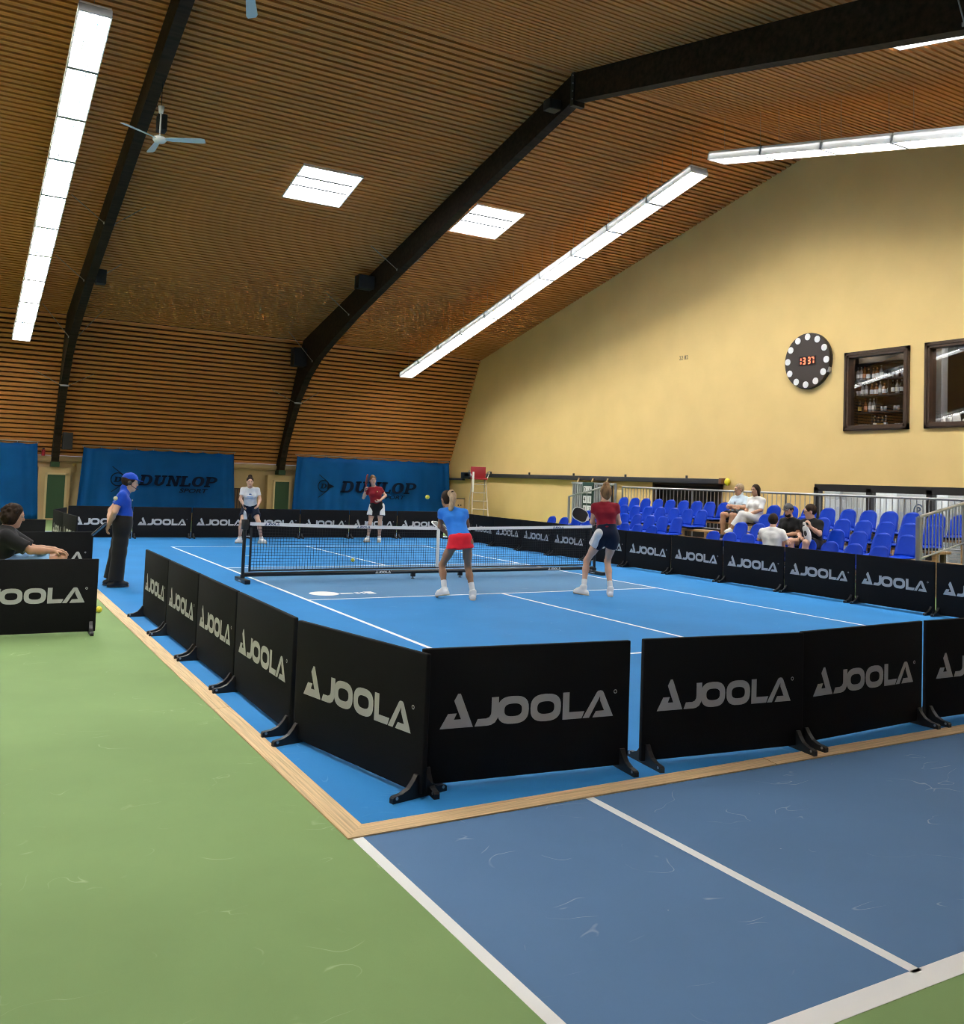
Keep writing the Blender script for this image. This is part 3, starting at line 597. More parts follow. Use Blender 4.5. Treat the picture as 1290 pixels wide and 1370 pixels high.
def bottle_meshes(kind, glass, label, cap):
    if kind == 'tall': pr_ = [(0,0),(.036,0),(.038,.01),(.038,.17),(.030,.20),(.014,.225),(.013,.27),(0,.27)]; lab = [(.0388,.05),(.0388,.135)]; ct = [(.0145,.262),(.0145,.292),(0,.292)]
    elif kind == 'stout': pr_ = [(0,0),(.044,0),(.047,.01),(.047,.14),(.038,.175),(.016,.195),(.015,.225),(0,.225)]; lab = [(.0478,.03),(.0478,.12)]; ct = [(.0185,.215),(.0185,.25),(0,.25)]
    else: pr_ = [(0,0),(.032,0),(.034,.01),(.036,.15),(.022,.20),(.012,.22),(.012,.245),(0,.245)]; lab = [(.0365,.04),(.0372,.12)]; ct = [(.014,.238),(.014,.262),(0,.262)]
    return MB().lathe(pr_, 12).mesh('bottle_body', glass), MB().lathe(lab, 12).mesh('bottle_label', label), MB().lathe(ct, 10).mesh('bottle_cap', cap)
amber = mat('amber_glass', (.16,.055,.012), .15, coat=.5); clear = mat('clear_spirit_glass', (.22,.24,.25), .12, coat=.5); dkg = mat('dark_green_glass', (.015,.02,.014), .15, coat=.5)
wl_ = mat('white_paper_label', (.75,.74,.7), .7); yl_ = mat('yellow_paper_label', (.55,.36,.08), .7); ol_ = mat('salmon_paper_label', (.6,.25,.14), .7)
gold = mat('gold_cap', (.6,.33,.13), .35, metal=.6); silv = mat('silver_cap', (.6,.6,.6), .35, metal=.5); redc = mat('red_cap', (.35,.02,.02), .4)
KIND = [('clear bottle with white label', bottle_meshes('tall', clear, wl_, silv)), ('amber bottle with white label and gold cap', bottle_meshes('stout', amber, wl_, gold)), ('dark bottle with yellow label', bottle_meshes('slim', dkg, yl_, gold)), ('amber bottle with salmon label', bottle_meshes('tall', amber, ol_, redc)), ('dark bottle with white label', bottle_meshes('tall', dkg, wl_, silv))]
shelfname = ['bottom','second','third','top']
ITEMS = {3: (-.93,-1.01,-1.09,-1.19,-1.30,-1.40,-1.50,-1.60,-1.69,-1.78,-1.87,-2.0,-2.09,-2.18,-2.27),
 2: (-.92,-.99,-1.05,-1.14,-1.28,-1.39,-1.48,-1.58,-1.69,-1.78,-1.88,-1.98,-2.09,-2.19,-2.28),
 1: (-.98,-1.13,-1.24,-1.33,-1.42,-1.53,-1.6,-1.83,-1.9,-2.13,-2.2,-2.28), 0: (-.92,-1.0,-1.08,-1.16,-1.24,-1.36,-1.45,-1.54,-1.62,-1.86,-1.94,-2.02,-2.1,-2.18,-2.26)}
def ordn(i):
    return ['first','second','third','fourth','fifth','sixth','seventh','eighth','ninth','tenth','eleventh','twelfth','thirteenth','fourteenth','fifteenth','sixteenth','seventeenth','eighteenth','nineteenth','twentieth','twenty-first'][i]
def pos_on(s, y): return ordn(ITEMS[s].index(y))
def bottle(k, s, y, x=.10):
    t = thing('bottle', '%s, %s from left on %s bar shelf' % (KIND[k][0], pos_on(s, y), shelfname[s]), 'bottle', (XR+.17+x, y, SZ[s]), random.uniform(0,6), 'bottles behind the bar window')
    for n, me in zip(('bottle_body','bottle_label','bottle_cap'), KIND[k][1]): obj(n, me, t)
glass_me = MB().lathe([(0,.004),(.028,.0),(.034,.11),(.031,.11),(.026,.008),(0,.008)], 12).mesh('tumbler', mat('tumbler_glass', (.30,.32,.34), .1, coat=.6))
def tumbler(s, y, x=.10): tag(obj('glass_tumbler', glass_me, None, (XR+.17+x, y, SZ[s])), 'clear glass tumbler, %s from the left on the %s shelf in the bar window' % (pos_on(s, y), shelfname[s]), 'glass', 'tumblers behind the bar window')
for k, y in ((0,-.93),(0,-1.01),(3,-1.09),(1,-1.19),(1,-1.30),(1,-1.40),(0,-1.50)): bottle(k, 3, y)
for y in (-1.60,-1.69,-1.78,-1.87,-2.0,-2.09,-2.18,-2.27): tumbler(3, y)
for k, y in ((0,-1.05),(0,-1.14),(1,-1.28),(1,-1.39),(0,-1.48),(1,-1.58),(4,-1.69),(4,-1.78),(0,-1.88),(4,-1.98),(1,-2.09),(4,-2.19),(4,-2.28)): bottle(k, 2, y)
for y in (-.92,-.99): tumbler(2, y)
for k, y in ((2,-.98),(3,-1.13),(0,-1.24),(0,-1.33),(2,-1.42)): bottle(k, 1, y)
for y in (-1.53,-1.6,-1.83,-1.9,-2.13,-2.2,-2.28): tumbler(1, y)
for k, y in ((4,-1.36),(2,-1.45),(2,-1.54),(4,-1.62)): bottle(k, 0, y)
for y in (-.92,-1.0,-1.08,-1.16,-1.24,-1.86,-1.94,-2.02,-2.1,-2.18,-2.26): tumbler(0, y)
# cups behind the second window
ct_ = thing('bar_counter', 'pale bar counter edge behind the second window', 'counter', (XR+.31,0,0)); MB().cbox(-.14,.25,-4.2,-2.82,3.012,3.03,.004).build('top', mat('pale_counter',(.5,.5,.5),.3), ct_); MB().box(.01,.03,-4.2,-2.82,2.76,3.01).build('front', M_shelf, ct_)
cup_me = MB().lathe([(0,.085),(.026,.085),(.034,.078),(.045,.01),(.046,0),(.042,0),(.030,.07),(0,.075)], 14).mesh('cup_body', mat('white_porcelain', (.8,.79,.76), .3))
hd_me = MB().tube([(.036,0,.065),(.062,0,.06),(.068,0,.04),(.055,0,.022),(.042,0,.02)], .005, 6).mesh('cup_handle', MATS['white_porcelain'])
for k, (x, y, z, s) in enumerate([(.12,-2.86,3.03,1.25),(.12,-2.98,3.03,1.25),(.12,-3.10,3.03,1.25),(.12,-3.22,3.03,1.25),(.12,-2.90,3.138,1.2),(.12,-3.03,3.138,1.2),(.12,-3.16,3.138,1.9),(.12,-3.36,3.03,1.9),(.12,-3.55,3.03,1.9)]):
    t = thing('cup', ['leftmost small white cup upside down on the bar counter','second small white cup upside down on the bar counter','third small white cup upside down on the bar counter','fourth small white cup upside down on the bar counter','left small white cup stacked on other cups','right small white cup stacked on other cups','large white cup stacked on top of the small cups','left large white cup upside down on the bar counter','right large white cup upside down on the bar counter'][k], 'cup', (XR+.17+x,y,z), random.uniform(0,6), 'upside-down white cups on the bar counter'); t.scale = (s,)*3
    obj('cup_body', cup_me, t); obj('cup_handle', hd_me, t)
cl_ = thing('bar_column', 'pale steel column behind the second bar window', 'column', (XR+.78,-2.47,0)); MB().cbox(-.1,.1,-.12,.12,2.75,5.2,.01).build('shaft', mat('brushed_column',(.4,.42,.44),.35,metal=.3), cl_); MB().cbox(-.12,.12,-.14,.14,2.75,2.85,.01).build('plinth', M_dark, cl_)
rk = thing('glass_rack', 'dark hanging wire rack behind the second bar window', 'rack', (XR+.7,-3.6,3.95))
for i in range(10): MB().tube([(0,.32-.07*i,-.12),(0,.32-.07*i,.12)], .007, 5).build('wire', mat('grey_wire',(.2,.2,.21),.4,metal=.5), rk)
MB().tube([(0,.36,-.12),(0,-.36,-.12)], .009, 6).build('bar', MATS['grey_wire'], rk); MB().tube([(0,.36,.12),(0,-.36,.12)], .009, 6).build('bar', MATS['grey_wire'], rk)
bl = thing('added_bar_lamp', 'unseen lamp panel added to light the bar room', 'lamp', (XR+.5,-3.5,4.88)); MB().box(-.05,.05,-.5,.5,0,.02).build('diffuser', mat('added_bar_glow', (.9,.9,.9), .5, emit=(1,.93,.82), estr=70.0), bl); MB().box(-.07,.07,-.55,.55,.02,.25).build('housing', M_shelf, bl)  # lamp out of view, added to brighten the cups and bar room
# clock
ck = thing('wall_clock', 'round dark brown wall clock with white dots and red digits', 'clock', (XR-.06,.14,4.61))
disc = [(.63*math.cos(a), .63*math.sin(a)) for a in [i*2*math.pi/48 for i in range(48)]]
MB().prism(disc, 0, .06, lambda a, c, d: (d, a, c)).build('rim', mat('clock_rim', (.012,.009,.008), .4), ck)
MB().prism([(x*.985, y*.985) for x, y in disc], -.035, .001, lambda a, c, d: (d, a, c)).build('face', mat('clock_brown', (.028,.018,.013), .45, vary=.15, scale=90), ck)
M_dot = mat('clock_white_dot', (.85,.85,.84), .5)
for i in range(12):
    a = i*math.pi/6+.03; MB().prism([(.535*math.cos(a)+.075*math.cos(q), .535*math.sin(a)+.075*math.sin(q)) for q in [j*math.pi/10 for j in range(20)]], -.045, -.03, lambda p, c, d: (d, p, c)).build('hour_dot', M_dot, ck)
MB().box(-.045,-.03,-.24,.22,-.10,.10).build('display', mat('display_black', (.004,.003,.003), .3), ck)
SEG = {'1':'bc','3':'abgcd','7':'abc'}
def seg(b, ch, y, w, h):
    th = .014
    R_ = {'a':(0,w,h-th,h+th),'g':(0,w,-th,th),'d':(0,w,-h-th,-h+th),'b':(w-th,w+th,th,h),'c':(w-th,w+th,-h,-th),'e':(-th,th,-h,-th),'f':(-th,th,th,h)}
    for s in SEG[ch]:
        a0, a1, c0, c1 = R_[s]; b.box(-.049,-.044, y-a1, y-a0, c0, c1)
sg = MB()
for ch, y in zip('1337', (.21,.09,-.045,-.14)): seg(sg, ch, y, .055, .065)
sg.build('digits', mat('red_led', (.4,.02,.01), .4, emit=(1,.22,.10), estr=2.2), ck)
MB().cbox(-.03,.06,-.60,-.54,-.30,-.18,.01).build('latch', M_metal, ck)
t = thing('wall_numerals', 'tiny dark numerals on the ochre wall left of the clock', 'numerals', (XR-.004,4.25,5.09)); me = text_mesh('22 82', .15, M_dark, 'numeral_print', 0, .001); o = obj('numeral_print', me, t); o.rotation_euler = (math.pi/2, 0, -math.pi/2)
# ------------------------------------------------------------------ stand: benches, seats, railings
M_bench = mat('varnished_bench_wood', (.42,.25,.12), .5, vary=.3, scale=4, stretch=(14,.6,14))
M_bleg = mat('dark_bench_leg', (.10,.07,.045), .6)
M_blue = mat('blue_moulded_plastic', (.002,.040,.42), .4, spec=.2, vary=.05, scale=14)
XB = [6.30,6.95,7.60,8.25]; PZ = [.44,.63,.81,.99]
def seat_parts():
    W, D, H = .205, .36, .37
    def shell(fn, nu, nv, th):
        vs = [fn(i/nu, j/nv, 0) for j in range(nv+1) for i in range(nu+1)]+[fn(i/nu, j/nv, th) for j in range(nv+1) for i in range(nu+1)]
        w = nu+1; n = w*(nv+1); fs = []
        for j in range(nv):
            for i in range(nu):
                a = j*w+i; fs += [(a, a+1, a+w+1, a+w), (n+a, n+a+w, n+a+w+1, n+a+1)]
        bd = [i for i in range(w)]+[j*w+nu for j in range(1, nv+1)]+[nv*w+i for i in range(nu-1, -1, -1)]+[j*w for j in range(nv-1, 0, -1)]
        for a, c in zip(bd, bd[1:]+bd[:1]): fs.append((a, n+a, n+c, c))
        return MB().add(vs, fs, True)
    def back(u, v, t):
        s = 2*u-1; w = W*(.98-.10*v)*(1 if v < .62 else math.sqrt(max(0, 1-((v-.62)/.38)**2*.55)))
        if v > .9: w *= .9
        z = .02+H*v*(1-.06*s*s*max(0, v-.5)*2); x = .02+.085*v-.045*s*s*(1-.3*v)-t
        return (x+0.0, s*w, z)
    def pan(u, v, t):
        s = 2*u-1; w = W*(1 if v > .15 else .93); x = -D+(D+.03)*v; z = .012*s*s+.03*max(0, .12-v)*-8*.12+.055*max(0, v-.82)/.18*.6
        return (x, s*w, z-t)
    return shell(back, 8, 9, -.012).mesh('backrest', M_blue), shell(pan, 8, 8, .014).mesh('seat_pan', M_blue), MB().box(-.27,-.03,-.13,.13,-.05,-.012).mesh('bracket', M_darkmetal)
sb_me, sp_me, br_me = seat_parts()
RY = {4:[5.30,4.84,4.40,3.93,3.47,2.99,2.53,2.10,1.64,1.17,.66,.15,-.33,-.80,-1.27,-1.76,-2.23,-2.69,-3.16,-3.64,-4.10],
 3:[4.48,4.02,3.54,3.09,2.60,2.14,1.68,-.24,-.71,-1.20,-1.68,-2.15,-2.62,-3.09,-3.56,-4.04],
 2:[5.53,5.08,4.60,4.12,3.63,3.16,2.69,2.24,1.76,-.17,-.64,-1.12,-1.60,-2.07,-2.54,-3.02,-3.50,-3.98],
 1:[5.78,5.24,4.73,4.25,3.77,3.29,2.81,2.35,1.85,-.05,-.51,-.99,-1.48,-1.96,-2.45,-2.93,-3.43,-3.93]}
rown = {1:'front row',2:'second row',3:'third row',4:'back row'}
for r, ys in RY.items():
    for i, y in enumerate(ys):
        t = thing('stadium_seat', 'blue plastic stadium seat, %s from the left in the %s of the stand' % (ordn(i), rown[r]), 'seat', (XB[r-1]-.075, y, PZ[r-1]), 0, 'blue stadium seats')
        obj('backrest', sb_me, t); obj('seat_pan', sp_me, t); obj('bracket', br_me, t)
def bench(r, y0, y1, label):
    x = XB[r-1]; z = PZ[r-1]-.05; t = thing('bench_tier', label, 'bench', (x, 0, 0), 0, 'wooden bench tiers of the stand')
    for a, b in ((-.40,-.25),(-.23,-.08)): MB().cbox(a, b, y0, y1, z-.045, z, .006).build('plank', M_bench, t)
    if r > 1:
        for a, b in ((-.62,-.50),): MB().cbox(a-.05, b, y0, y1, z-.42, z-.38, .006).build('foot_plank', M_bench, t)
    n = max(2, int((y1-y0)/1.3)+1)
    for i in range(n):
        y = y0+.12+(y1-y0-.24)*i/(n-1)
        MB().box(-.38,-.30,y-.04,y+.04,FZ,z-.045).build('post', M_bench if r > 1 else M_bleg, t); MB().box(-.16,-.10,y-.04,y+.04,FZ,z-.045).build('post', M_bleg, t)
        if r > 1: MB().box(-.66,-.16,y-.02,y+.02,z-.47,z-.42).build('bearer', M_bleg, t)
bench(1,1.55,6.1,'front wooden bench tier of the left block'); bench(2,1.45,5.85,'second wooden bench tier of the left block'); bench(3,1.05,4.8,'third wooden bench tier of the left block')
bench(1,-4.25,.25,'front wooden bench tier of the right block'); bench(2,-4.3,.15,'second wooden bench tier of the right block'); bench(3,-4.4,.05,'third wooden bench tier of the right block')
bench(4,-4.5,5.6,'long top wooden bench tier below the railing')
def railing(name, label, posts, top, bot, sp, m, r=.016, rp=.026):
    """posts: list of (x,y,zbottom,ztop); balusters between neighbours"""
    t = thing(name, label, 'railing')
    for x, y, z0, z1 in posts: MB().tube([(x,y,z0),(x,y,z1)], rp, 8).build('post', m, t)
    for p, q in zip(posts, posts[1:]):
        P = Vector((p[0],p[1],p[3])); Q = Vector((q[0],q[1],q[3])); MB().tube([P, Q], .026, 8).build('hand_rail', m, t)
        B0 = Vector((p[0],p[1],bot(p))); B1 = Vector((q[0],q[1],bot(q))); MB().tube([B0, B1], .016, 6).build('bottom_rail', m, t)
        n = max(2, int((Q-P).length/sp))
        for i in range(1, n):
            u = i/n; MB().tube([B0.lerp(B1, u), P.lerp(Q, u)], r*.62, 5, cap=False).build('baluster', m, t)
    return t
py = [6.10,4.70,3.33,1.8,.36,-1.10,-2.58,-4.0,-5.5]
railing('guard_railing', 'long grey steel railing along the top of the stand', [(8.82,y,.35,1.64) for y in py], None, lambda p: .72, .125, M_metal)
railing('stair_railing', 'sloping steel stair railing at the right end of the stand', [(6.02,-4.82,.0,1.35),(7.4,-4.72,.3,1.60),(8.8,-4.62,.6,1.86)], None, lambda p: p[3]-.66, .10, M_metal, .018, .045)
railing('stair_railing', 'sloping steel stair railing at the left end of the stand', [(8.30,7.90,.0,1.31),(8.30,5.75,.3,1.72)], None, lambda p: p[3]-.8, .4, M_metal, .014, .035)
dk = struct(MB().box(8.45,XR,-6.6,6.2,.30,.36).build('trim_3', mat('grey_walkway',(.12,.115,.11),.7)))
# barred gate and scoreboard
gt = thing('barred_gate', 'grey barred gate panel folded against the ochre wall', 'gate', (8.98,0,0))
MB().box(.06,.09,6.85,8.72,.25,1.70).build('backing', mat('gate_black', (.008,.008,.009), .6), gt)
for i in range(16): MB().box(0,.05,6.87+i*.12,6.905+i*.12,.25,1.70).build('bar', mat('pale_gate_bar', (.40,.41,.43), .5), gt)
MB().box(0,.06,6.83,8.76,1.68,1.74).box(0,.06,6.83,8.76,.22,.27).build('frame_rail', MATS['pale_gate_bar'], gt)
for y in (7.1,7.8,8.5): MB().tube([(.03,y,1.72),(.10,y,1.86)], .025, 6).build('hinge_hook', M_cream, gt)
sc = thing('scoreboard', 'dark green flip scoreboard with three white number rows', 'scoreboard', (8.62,7.42,0))
MB().cbox(-.02,.02,-.26,.26,.62,1.74,.01).build('board', mat('score_green', (.012,.04,.03), .5), sc)
MB().tube([(.02,-.2,FZ),(.0,-.2,.65)], .015, 6).build('leg', M_dark, sc); MB().tube([(.02,.2,FZ),(.0,.2,.65)], .015, 6).build('leg', M_dark, sc)
for k, (z, tx) in enumerate(((1.52,'0 : 6'),(1.24,'4 : 1'),(.96,'0 : 3'))):
    p = MB().box(-.03,-.018,-.19,.19,z-.10,z+.11).build('number_card', M_white, sc); me = text_mesh(tx, .19, M_dark, 'card_number', 0, .001); o = obj('card_number', me, p, (-.032,0,z)); o.rotation_euler = (math.pi/2, 0, -math.pi/2)
for z in (.79,.69):
    b = MB()
    for i in range(7): b.box(-.024,-.019,-.17+i*.05,-.135+i*.05,z-.025,z+.025)
    b.build('name_strip', mat('pale_print', (.5,.55,.55), .6), sc)
# umpire's ladder chair and carton
lc = thing('umpire_chair', 'tall umpire ladder chair with red seat in the far corner', 'chair', (8.35,13.3,FZ), -.35)
M_lad = mat('pale_ladder_tube', (.55,.45,.38), .5); M_red = mat('red_seat_plastic', (.30,.012,.02), .45)
for s in (-1,1):
    MB().tube([(s*.30,-.62,0),(s*.22,-.08,1.72)], .018, 7).build('front_leg', M_lad, lc); MB().tube([(s*.30,.55,0),(s*.22,.12,1.72)], .015, 7).build('rear_leg', M_lad, lc)
    MB().tube([(s*.22,.22,1.74),(s*.34,.18,2.0),(s*.36,-.1,2.02),(s*.26,-.2,1.78)], .013, 6).build('arm_rest', M_metal, lc)
for i in range(6):
    u = (i+.6)/6.2; x = .30-.08*u; y = -.62+.54*u; MB().tube([(-x,y,1.72*u),(x,y,1.72*u)], .014, 6).build('rung', M_lad, lc)
MB().cbox(-.26,.26,-.22,.22,1.72,1.77,.015).build('seat', M_red, lc); MB().cbox(-.26,.26,.18,.22,1.75,2.16,.015).build('backrest', M_red, lc)
MB().cbox(-.27,-.21,-.28,-.24,1.30,1.98,.01).build('side_bar', M_white, lc)
cbx = thing('cardboard_box', 'brown cardboard carton with two dark handle holes behind the ladder chair', 'box', (8.15,14.3,FZ), -.35)
MB().cbox(-.17,.17,-.14,.14,0,1.02,.004).build('carton', mat('brown_cardboard', (.36,.23,.11), .8), cbx); MB().box(-.06,-.02,-.142,-.139,.78,.83).box(.03,.07,-.142,-.139,.78,.83).build('handle_holes', M_dark, cbx); MB().cbox(-.18,.18,-.15,.15,1.02,1.05,.004).build('lid', mat('dark_lid', (.03,.025,.02), .7), cbx)
# ------------------------------------------------------------------ people: one continuous surface per body, clothes as children
V3 = lambda p: np.array(p, dtype=np.float64)
def nrm(v): v = V3(v); return v/(np.linalg.norm(v)+1e-9)
def RC(a, b, ra, rb, k=.03, clip=None): return dict(t='rc', a=V3(a), b=V3(b), ra=ra, rb=rb, k=k, clip=clip)
def EL(c, ax, k=.03, clip=None): return dict(t='el', c=V3(c), ax=[V3(a) for a in ax], k=k, clip=clip)
def SUB(p): p = dict(p); p['sub'] = True; return p
def prim_d(p, X, Y, Z):
    if p['t'] == 'rc':
        a, b = p['a'], p['b']; ba = b-a; L2 = max(ba@ba, 1e-9)
        t = np.clip(((X-a[0])*ba[0]+(Y-a[1])*ba[1]+(Z-a[2])*ba[2])/L2, 0, 1)
        d = np.sqrt((X-a[0]-t*ba[0])**2+(Y-a[1]-t*ba[1])**2+(Z-a[2]-t*ba[2])**2)-(p['ra']+(p['rb']-p['ra'])*t)
    else:
        c = p['c']; q = 0; r = []
        for ax in p['ax']:
            l = np.linalg.norm(ax); n = ax/l; r.append(l); q = q+(((X-c[0])*n[0]+(Y-c[1])*n[1]+(Z-c[2])*n[2])/l)**2
        d = (np.sqrt(q)-1)*min(r)
    if p['clip']:
        for pt, n in p['clip']:
            pt, n = V3(pt), nrm(n); d = np.maximum(d, (X-pt[0])*n[0]+(Y-pt[1])*n[1]+(Z-pt[2])*n[2])
    return d
def prim_box(p, pad):
    if p['t'] == 'rc': lo = np.minimum(p['a']-p['ra'], p['b']-p['rb']); hi = np.maximum(p['a']+p['ra'], p['b']+p['rb'])
    else:
        e = np.sqrt(sum(a*a for a in p['ax'])); lo, hi = p['c']-e, p['c']+e
    return lo-pad, hi+pad
def sdf_mesh(name, prims, h, m, clips=(), smooth=0):
    adds = [p for p in prims if not p.get('sub')]
    lo = np.min([prim_box(p, 3*h)[0] for p in adds], axis=0); hi = np.max([prim_box(p, 3*h)[1] for p in adds], axis=0)
    n = np.ceil((hi-lo)/h).astype(int)+1
    ax = [lo[i]+h*np.arange(n[i]) for i in range(3)]
    F = np.full(n, .5, dtype=np.float32)
    for p in adds+[p for p in prims if p.get('sub')]:
        pad = max(p['k']*1.2, 3*h)+.02
        bl, bh = prim_box(p, pad); i0 = np.maximum(0, np.floor((bl-lo)/h).astype(int)); i1 = np.minimum(n, np.ceil((bh-lo)/h).astype(int)+1)
        if (i1 <= i0).any(): continue
        sl = tuple(slice(a, b) for a, b in zip(i0, i1)); X, Y, Z = np.ix_(ax[0][sl[0]], ax[1][sl[1]], ax[2][sl[2]])
        d = prim_d(p, X, Y, Z).astype(np.float32); a = F[sl]; k = max(p['k'], 1e-4)
        if p.get('sub'):
            hh = np.clip(.5-.5*(a+d)/k, 0, 1); F[sl] = a*(1-hh)-d*hh+k*hh*(1-hh)
        else:
            hh = np.clip(.5+.5*(d-a)/k, 0, 1); F[sl] = d*(1-hh)+a*hh-k*hh*(1-hh)
    for pt, nn in clips:
        pt, nn = V3(pt), nrm(nn); X, Y, Z = np.ix_(*ax)
        F = np.maximum(F, ((X-pt[0])*nn[0]+(Y-pt[1])*nn[1]+(Z-pt[2])*nn[2]).astype(np.float32))
    F[0] = F[-1] = .5; F[:,0] = F[:,-1] = .5; F[:,:,0] = F[:,:,-1] = .5
    s = F < 0
    c = np.zeros(n-1, dtype=np.int8)
    for dx in (0,1):
        for dy in (0,1):
            for dz in (0,1): c += s[dx:n[0]-1+dx, dy:n[1]-1+dy, dz:n[2]-1+dz]
    I = np.argwhere((c > 0) & (c < 8))
    cor = np.array([(x,y,z) for x in (0,1) for y in (0,1) for z in (0,1)])
    val = np.stack([F[tuple((I+q).T)] for q in cor], 1)
    P = np.zeros((len(I),3)); cnt = np.zeros(len(I))
    for i in range(8):
        for j in range(i+1, 8):
            if np.abs(cor[i]-cor[j]).sum() != 1: continue
            fa, fb = val[:,i], val[:,j]; mk = (fa < 0) != (fb < 0); t = np.where(mk, fa/np.where(mk, fa-fb, 1), 0)
            P += mk[:,None]*(cor[i]+t[:,None]*(cor[j]-cor[i])); cnt += mk
    P = lo+h*(I+P/np.maximum(cnt,1)[:,None])
    idx = np.full(n-1, -1, dtype=np.int64); idx[tuple(I.T)] = np.arange(len(I))
    quads = []
    for axx in range(3):
        sh = [slice(1,-1)]*3; sh[axx] = slice(0,-1); sh2 = list(sh); sh2[axx] = slice(1,None)
        e = s[tuple(sh)] != s[tuple(sh2)]; E = np.argwhere(e)
        off_ = np.array([1,1,1]); off_[axx] = 0; E = E+off_
        neg = s[tuple(E.T)]
        u, v = [(1,2),(2,0),(0,1)][axx]; du = np.zeros(3,int); dv = np.zeros(3,int); du[u] = 1; dv[v] = 1
        q = np.stack([idx[tuple((E-du-dv).T)], idx[tuple((E-dv).T)], idx[tuple(E.T)], idx[tuple((E-du).T)]], 1)
        q[~neg] = q[~neg][:, ::-1]; quads.append(q)
    Q = np.concatenate(quads); Q = Q[(Q >= 0).all(1)]
    me = bpy.data.meshes.new(name); me.vertices.add(len(P)); me.vertices.foreach_set('co', P.astype(np.float32).ravel())
    me.loops.add(Q.size); me.loops.foreach_set('vertex_index', Q.astype(np.int32).ravel()); me.polygons.add(len(Q))
    me.polygons.foreach_set('loop_start', np.arange(0, Q.size, 4, dtype=np.int32)); me.polygons.foreach_set('use_smooth', np.ones(len(Q), dtype=bool))
    me.update(); me.validate(); me.materials.append(m); return me
def skin(name, c): return mat(name, c, .5, spec=.35, vary=.06, scale=9)
SK_FAIR = skin('skin_fair', (.60,.36,.25)); SK_TAN = skin('skin_tan', (.30,.155,.085)); SK_MID = skin('skin_mid', (.46,.25,.155))
HR_BROWN = mat('hair_dark_brown', (.022,.012,.007), .7, spec=.15, vary=.4, scale=30, stretch=(1,1,.15), bump=.4, bscale=60)
HR_BLOND = mat('hair_dark_blond', (.20,.115,.055), .7, spec=.15, vary=.45, scale=35, stretch=(1,1,.15), bump=.4, bscale=60)
HR_ASH = mat('hair_ash_blond', (.42,.30,.19), .7, spec=.15, vary=.4, scale=35, stretch=(1,1,.15), bump=.4, bscale=60)
HR_GREY = mat('hair_grey_blond', (.30,.22,.13), .6, vary=.3, scale=35, bump=.3, bscale=60)
M_lip = mat('lip', (.36,.10,.09), .5); M_eye = mat('eye_white', (.38,.35,.32), .5, spec=.1); M_iris = mat('eye_iris', (.02,.012,.008), .2)
CL = lambda n, c, v=.05: mat('cloth_'+n, c, .8, spec=.2, vary=v, scale=12, bump=.25, bscale=22, sheen=.1)
C_WHITE = CL('white', (.72,.72,.71)); C_BLACK = CL('black', (.008,.008,.009)); C_NAVY = CL('navy', (.004,.009,.026)); C_ROYAL = CL('royal_blue', (.006,.055,.42)); C_SKYB = CL('bright_blue', (.03,.21,.72))
C_CRIM = CL('crimson', (.22,.007,.018)); C_DRED = CL('dark_red', (.20,.008,.016)); C_RED = CL('scarlet', (.72,.018,.035)); C_LIGHTB = CL('pale_blue', (.52,.64,.74)); C_DENIM = CL('light_denim', (.22,.40,.66))
M_shoe = mat('white_shoe_leather', (.75,.75,.74), .5); M_sole = mat('shoe_sole', (.5,.42,.3), .7); M_blackshoe = mat('black_shoe_leather', (.01,.01,.011), .45)
def head_frame(J):
    f = nrm(J['look']); u0 = nrm(J.get('head_up', (0,0,1))); s = nrm(np.cross(f, u0)); u = np.cross(s, f); return f, s, u     # s = the person's right
def hand(w, d, pn, curl, side, k=1.0):
    """wrist w, hand direction d, palm normal pn, side +1: thumb towards d x pn"""
    d = nrm(d); pn = nrm(V3(pn)-d*(V3(pn)@d)); s = np.cross(d, pn)*side; P = []; w = V3(w)
    for q in (-.026,-.009,.009,.026): P.append(RC(w+s*q*.6, w+d*.082*k+s*q, .0155*k, .0125*k, .012))
    for q, L in zip((.028,.0095,-.0095,-.028), (.9,1.0,.95,.75)):
        p = w+d*.084*k+s*q; a = .25*curl+.08; seg_ = (.040*L*k, .027*L*k, .022*L*k)
        for i, l in enumerate(seg_):
            dd = d*math.cos(a)+pn*math.sin(a); e = p+dd*l; P.append(RC(p, e, .0088*k, .0078*k, .003)); p = e; a += curl*(.95 if i == 0 else .8)
    t0 = w+d*.025+s*.026; t1 = t0+(d*.6+s*.55+pn*.45)*.042*k; t2 = t1+(d*.75+s*(.1-.35*curl)+pn*(.35+.3*curl))*.034*k
    P += [RC(w+d*.02+s*.012, t0, .017*k, .014*k, .01), RC(t0, t1, .0125*k, .0105*k, .006), RC(t1, t2, .0100*k, .0085*k, .003)]
    return P
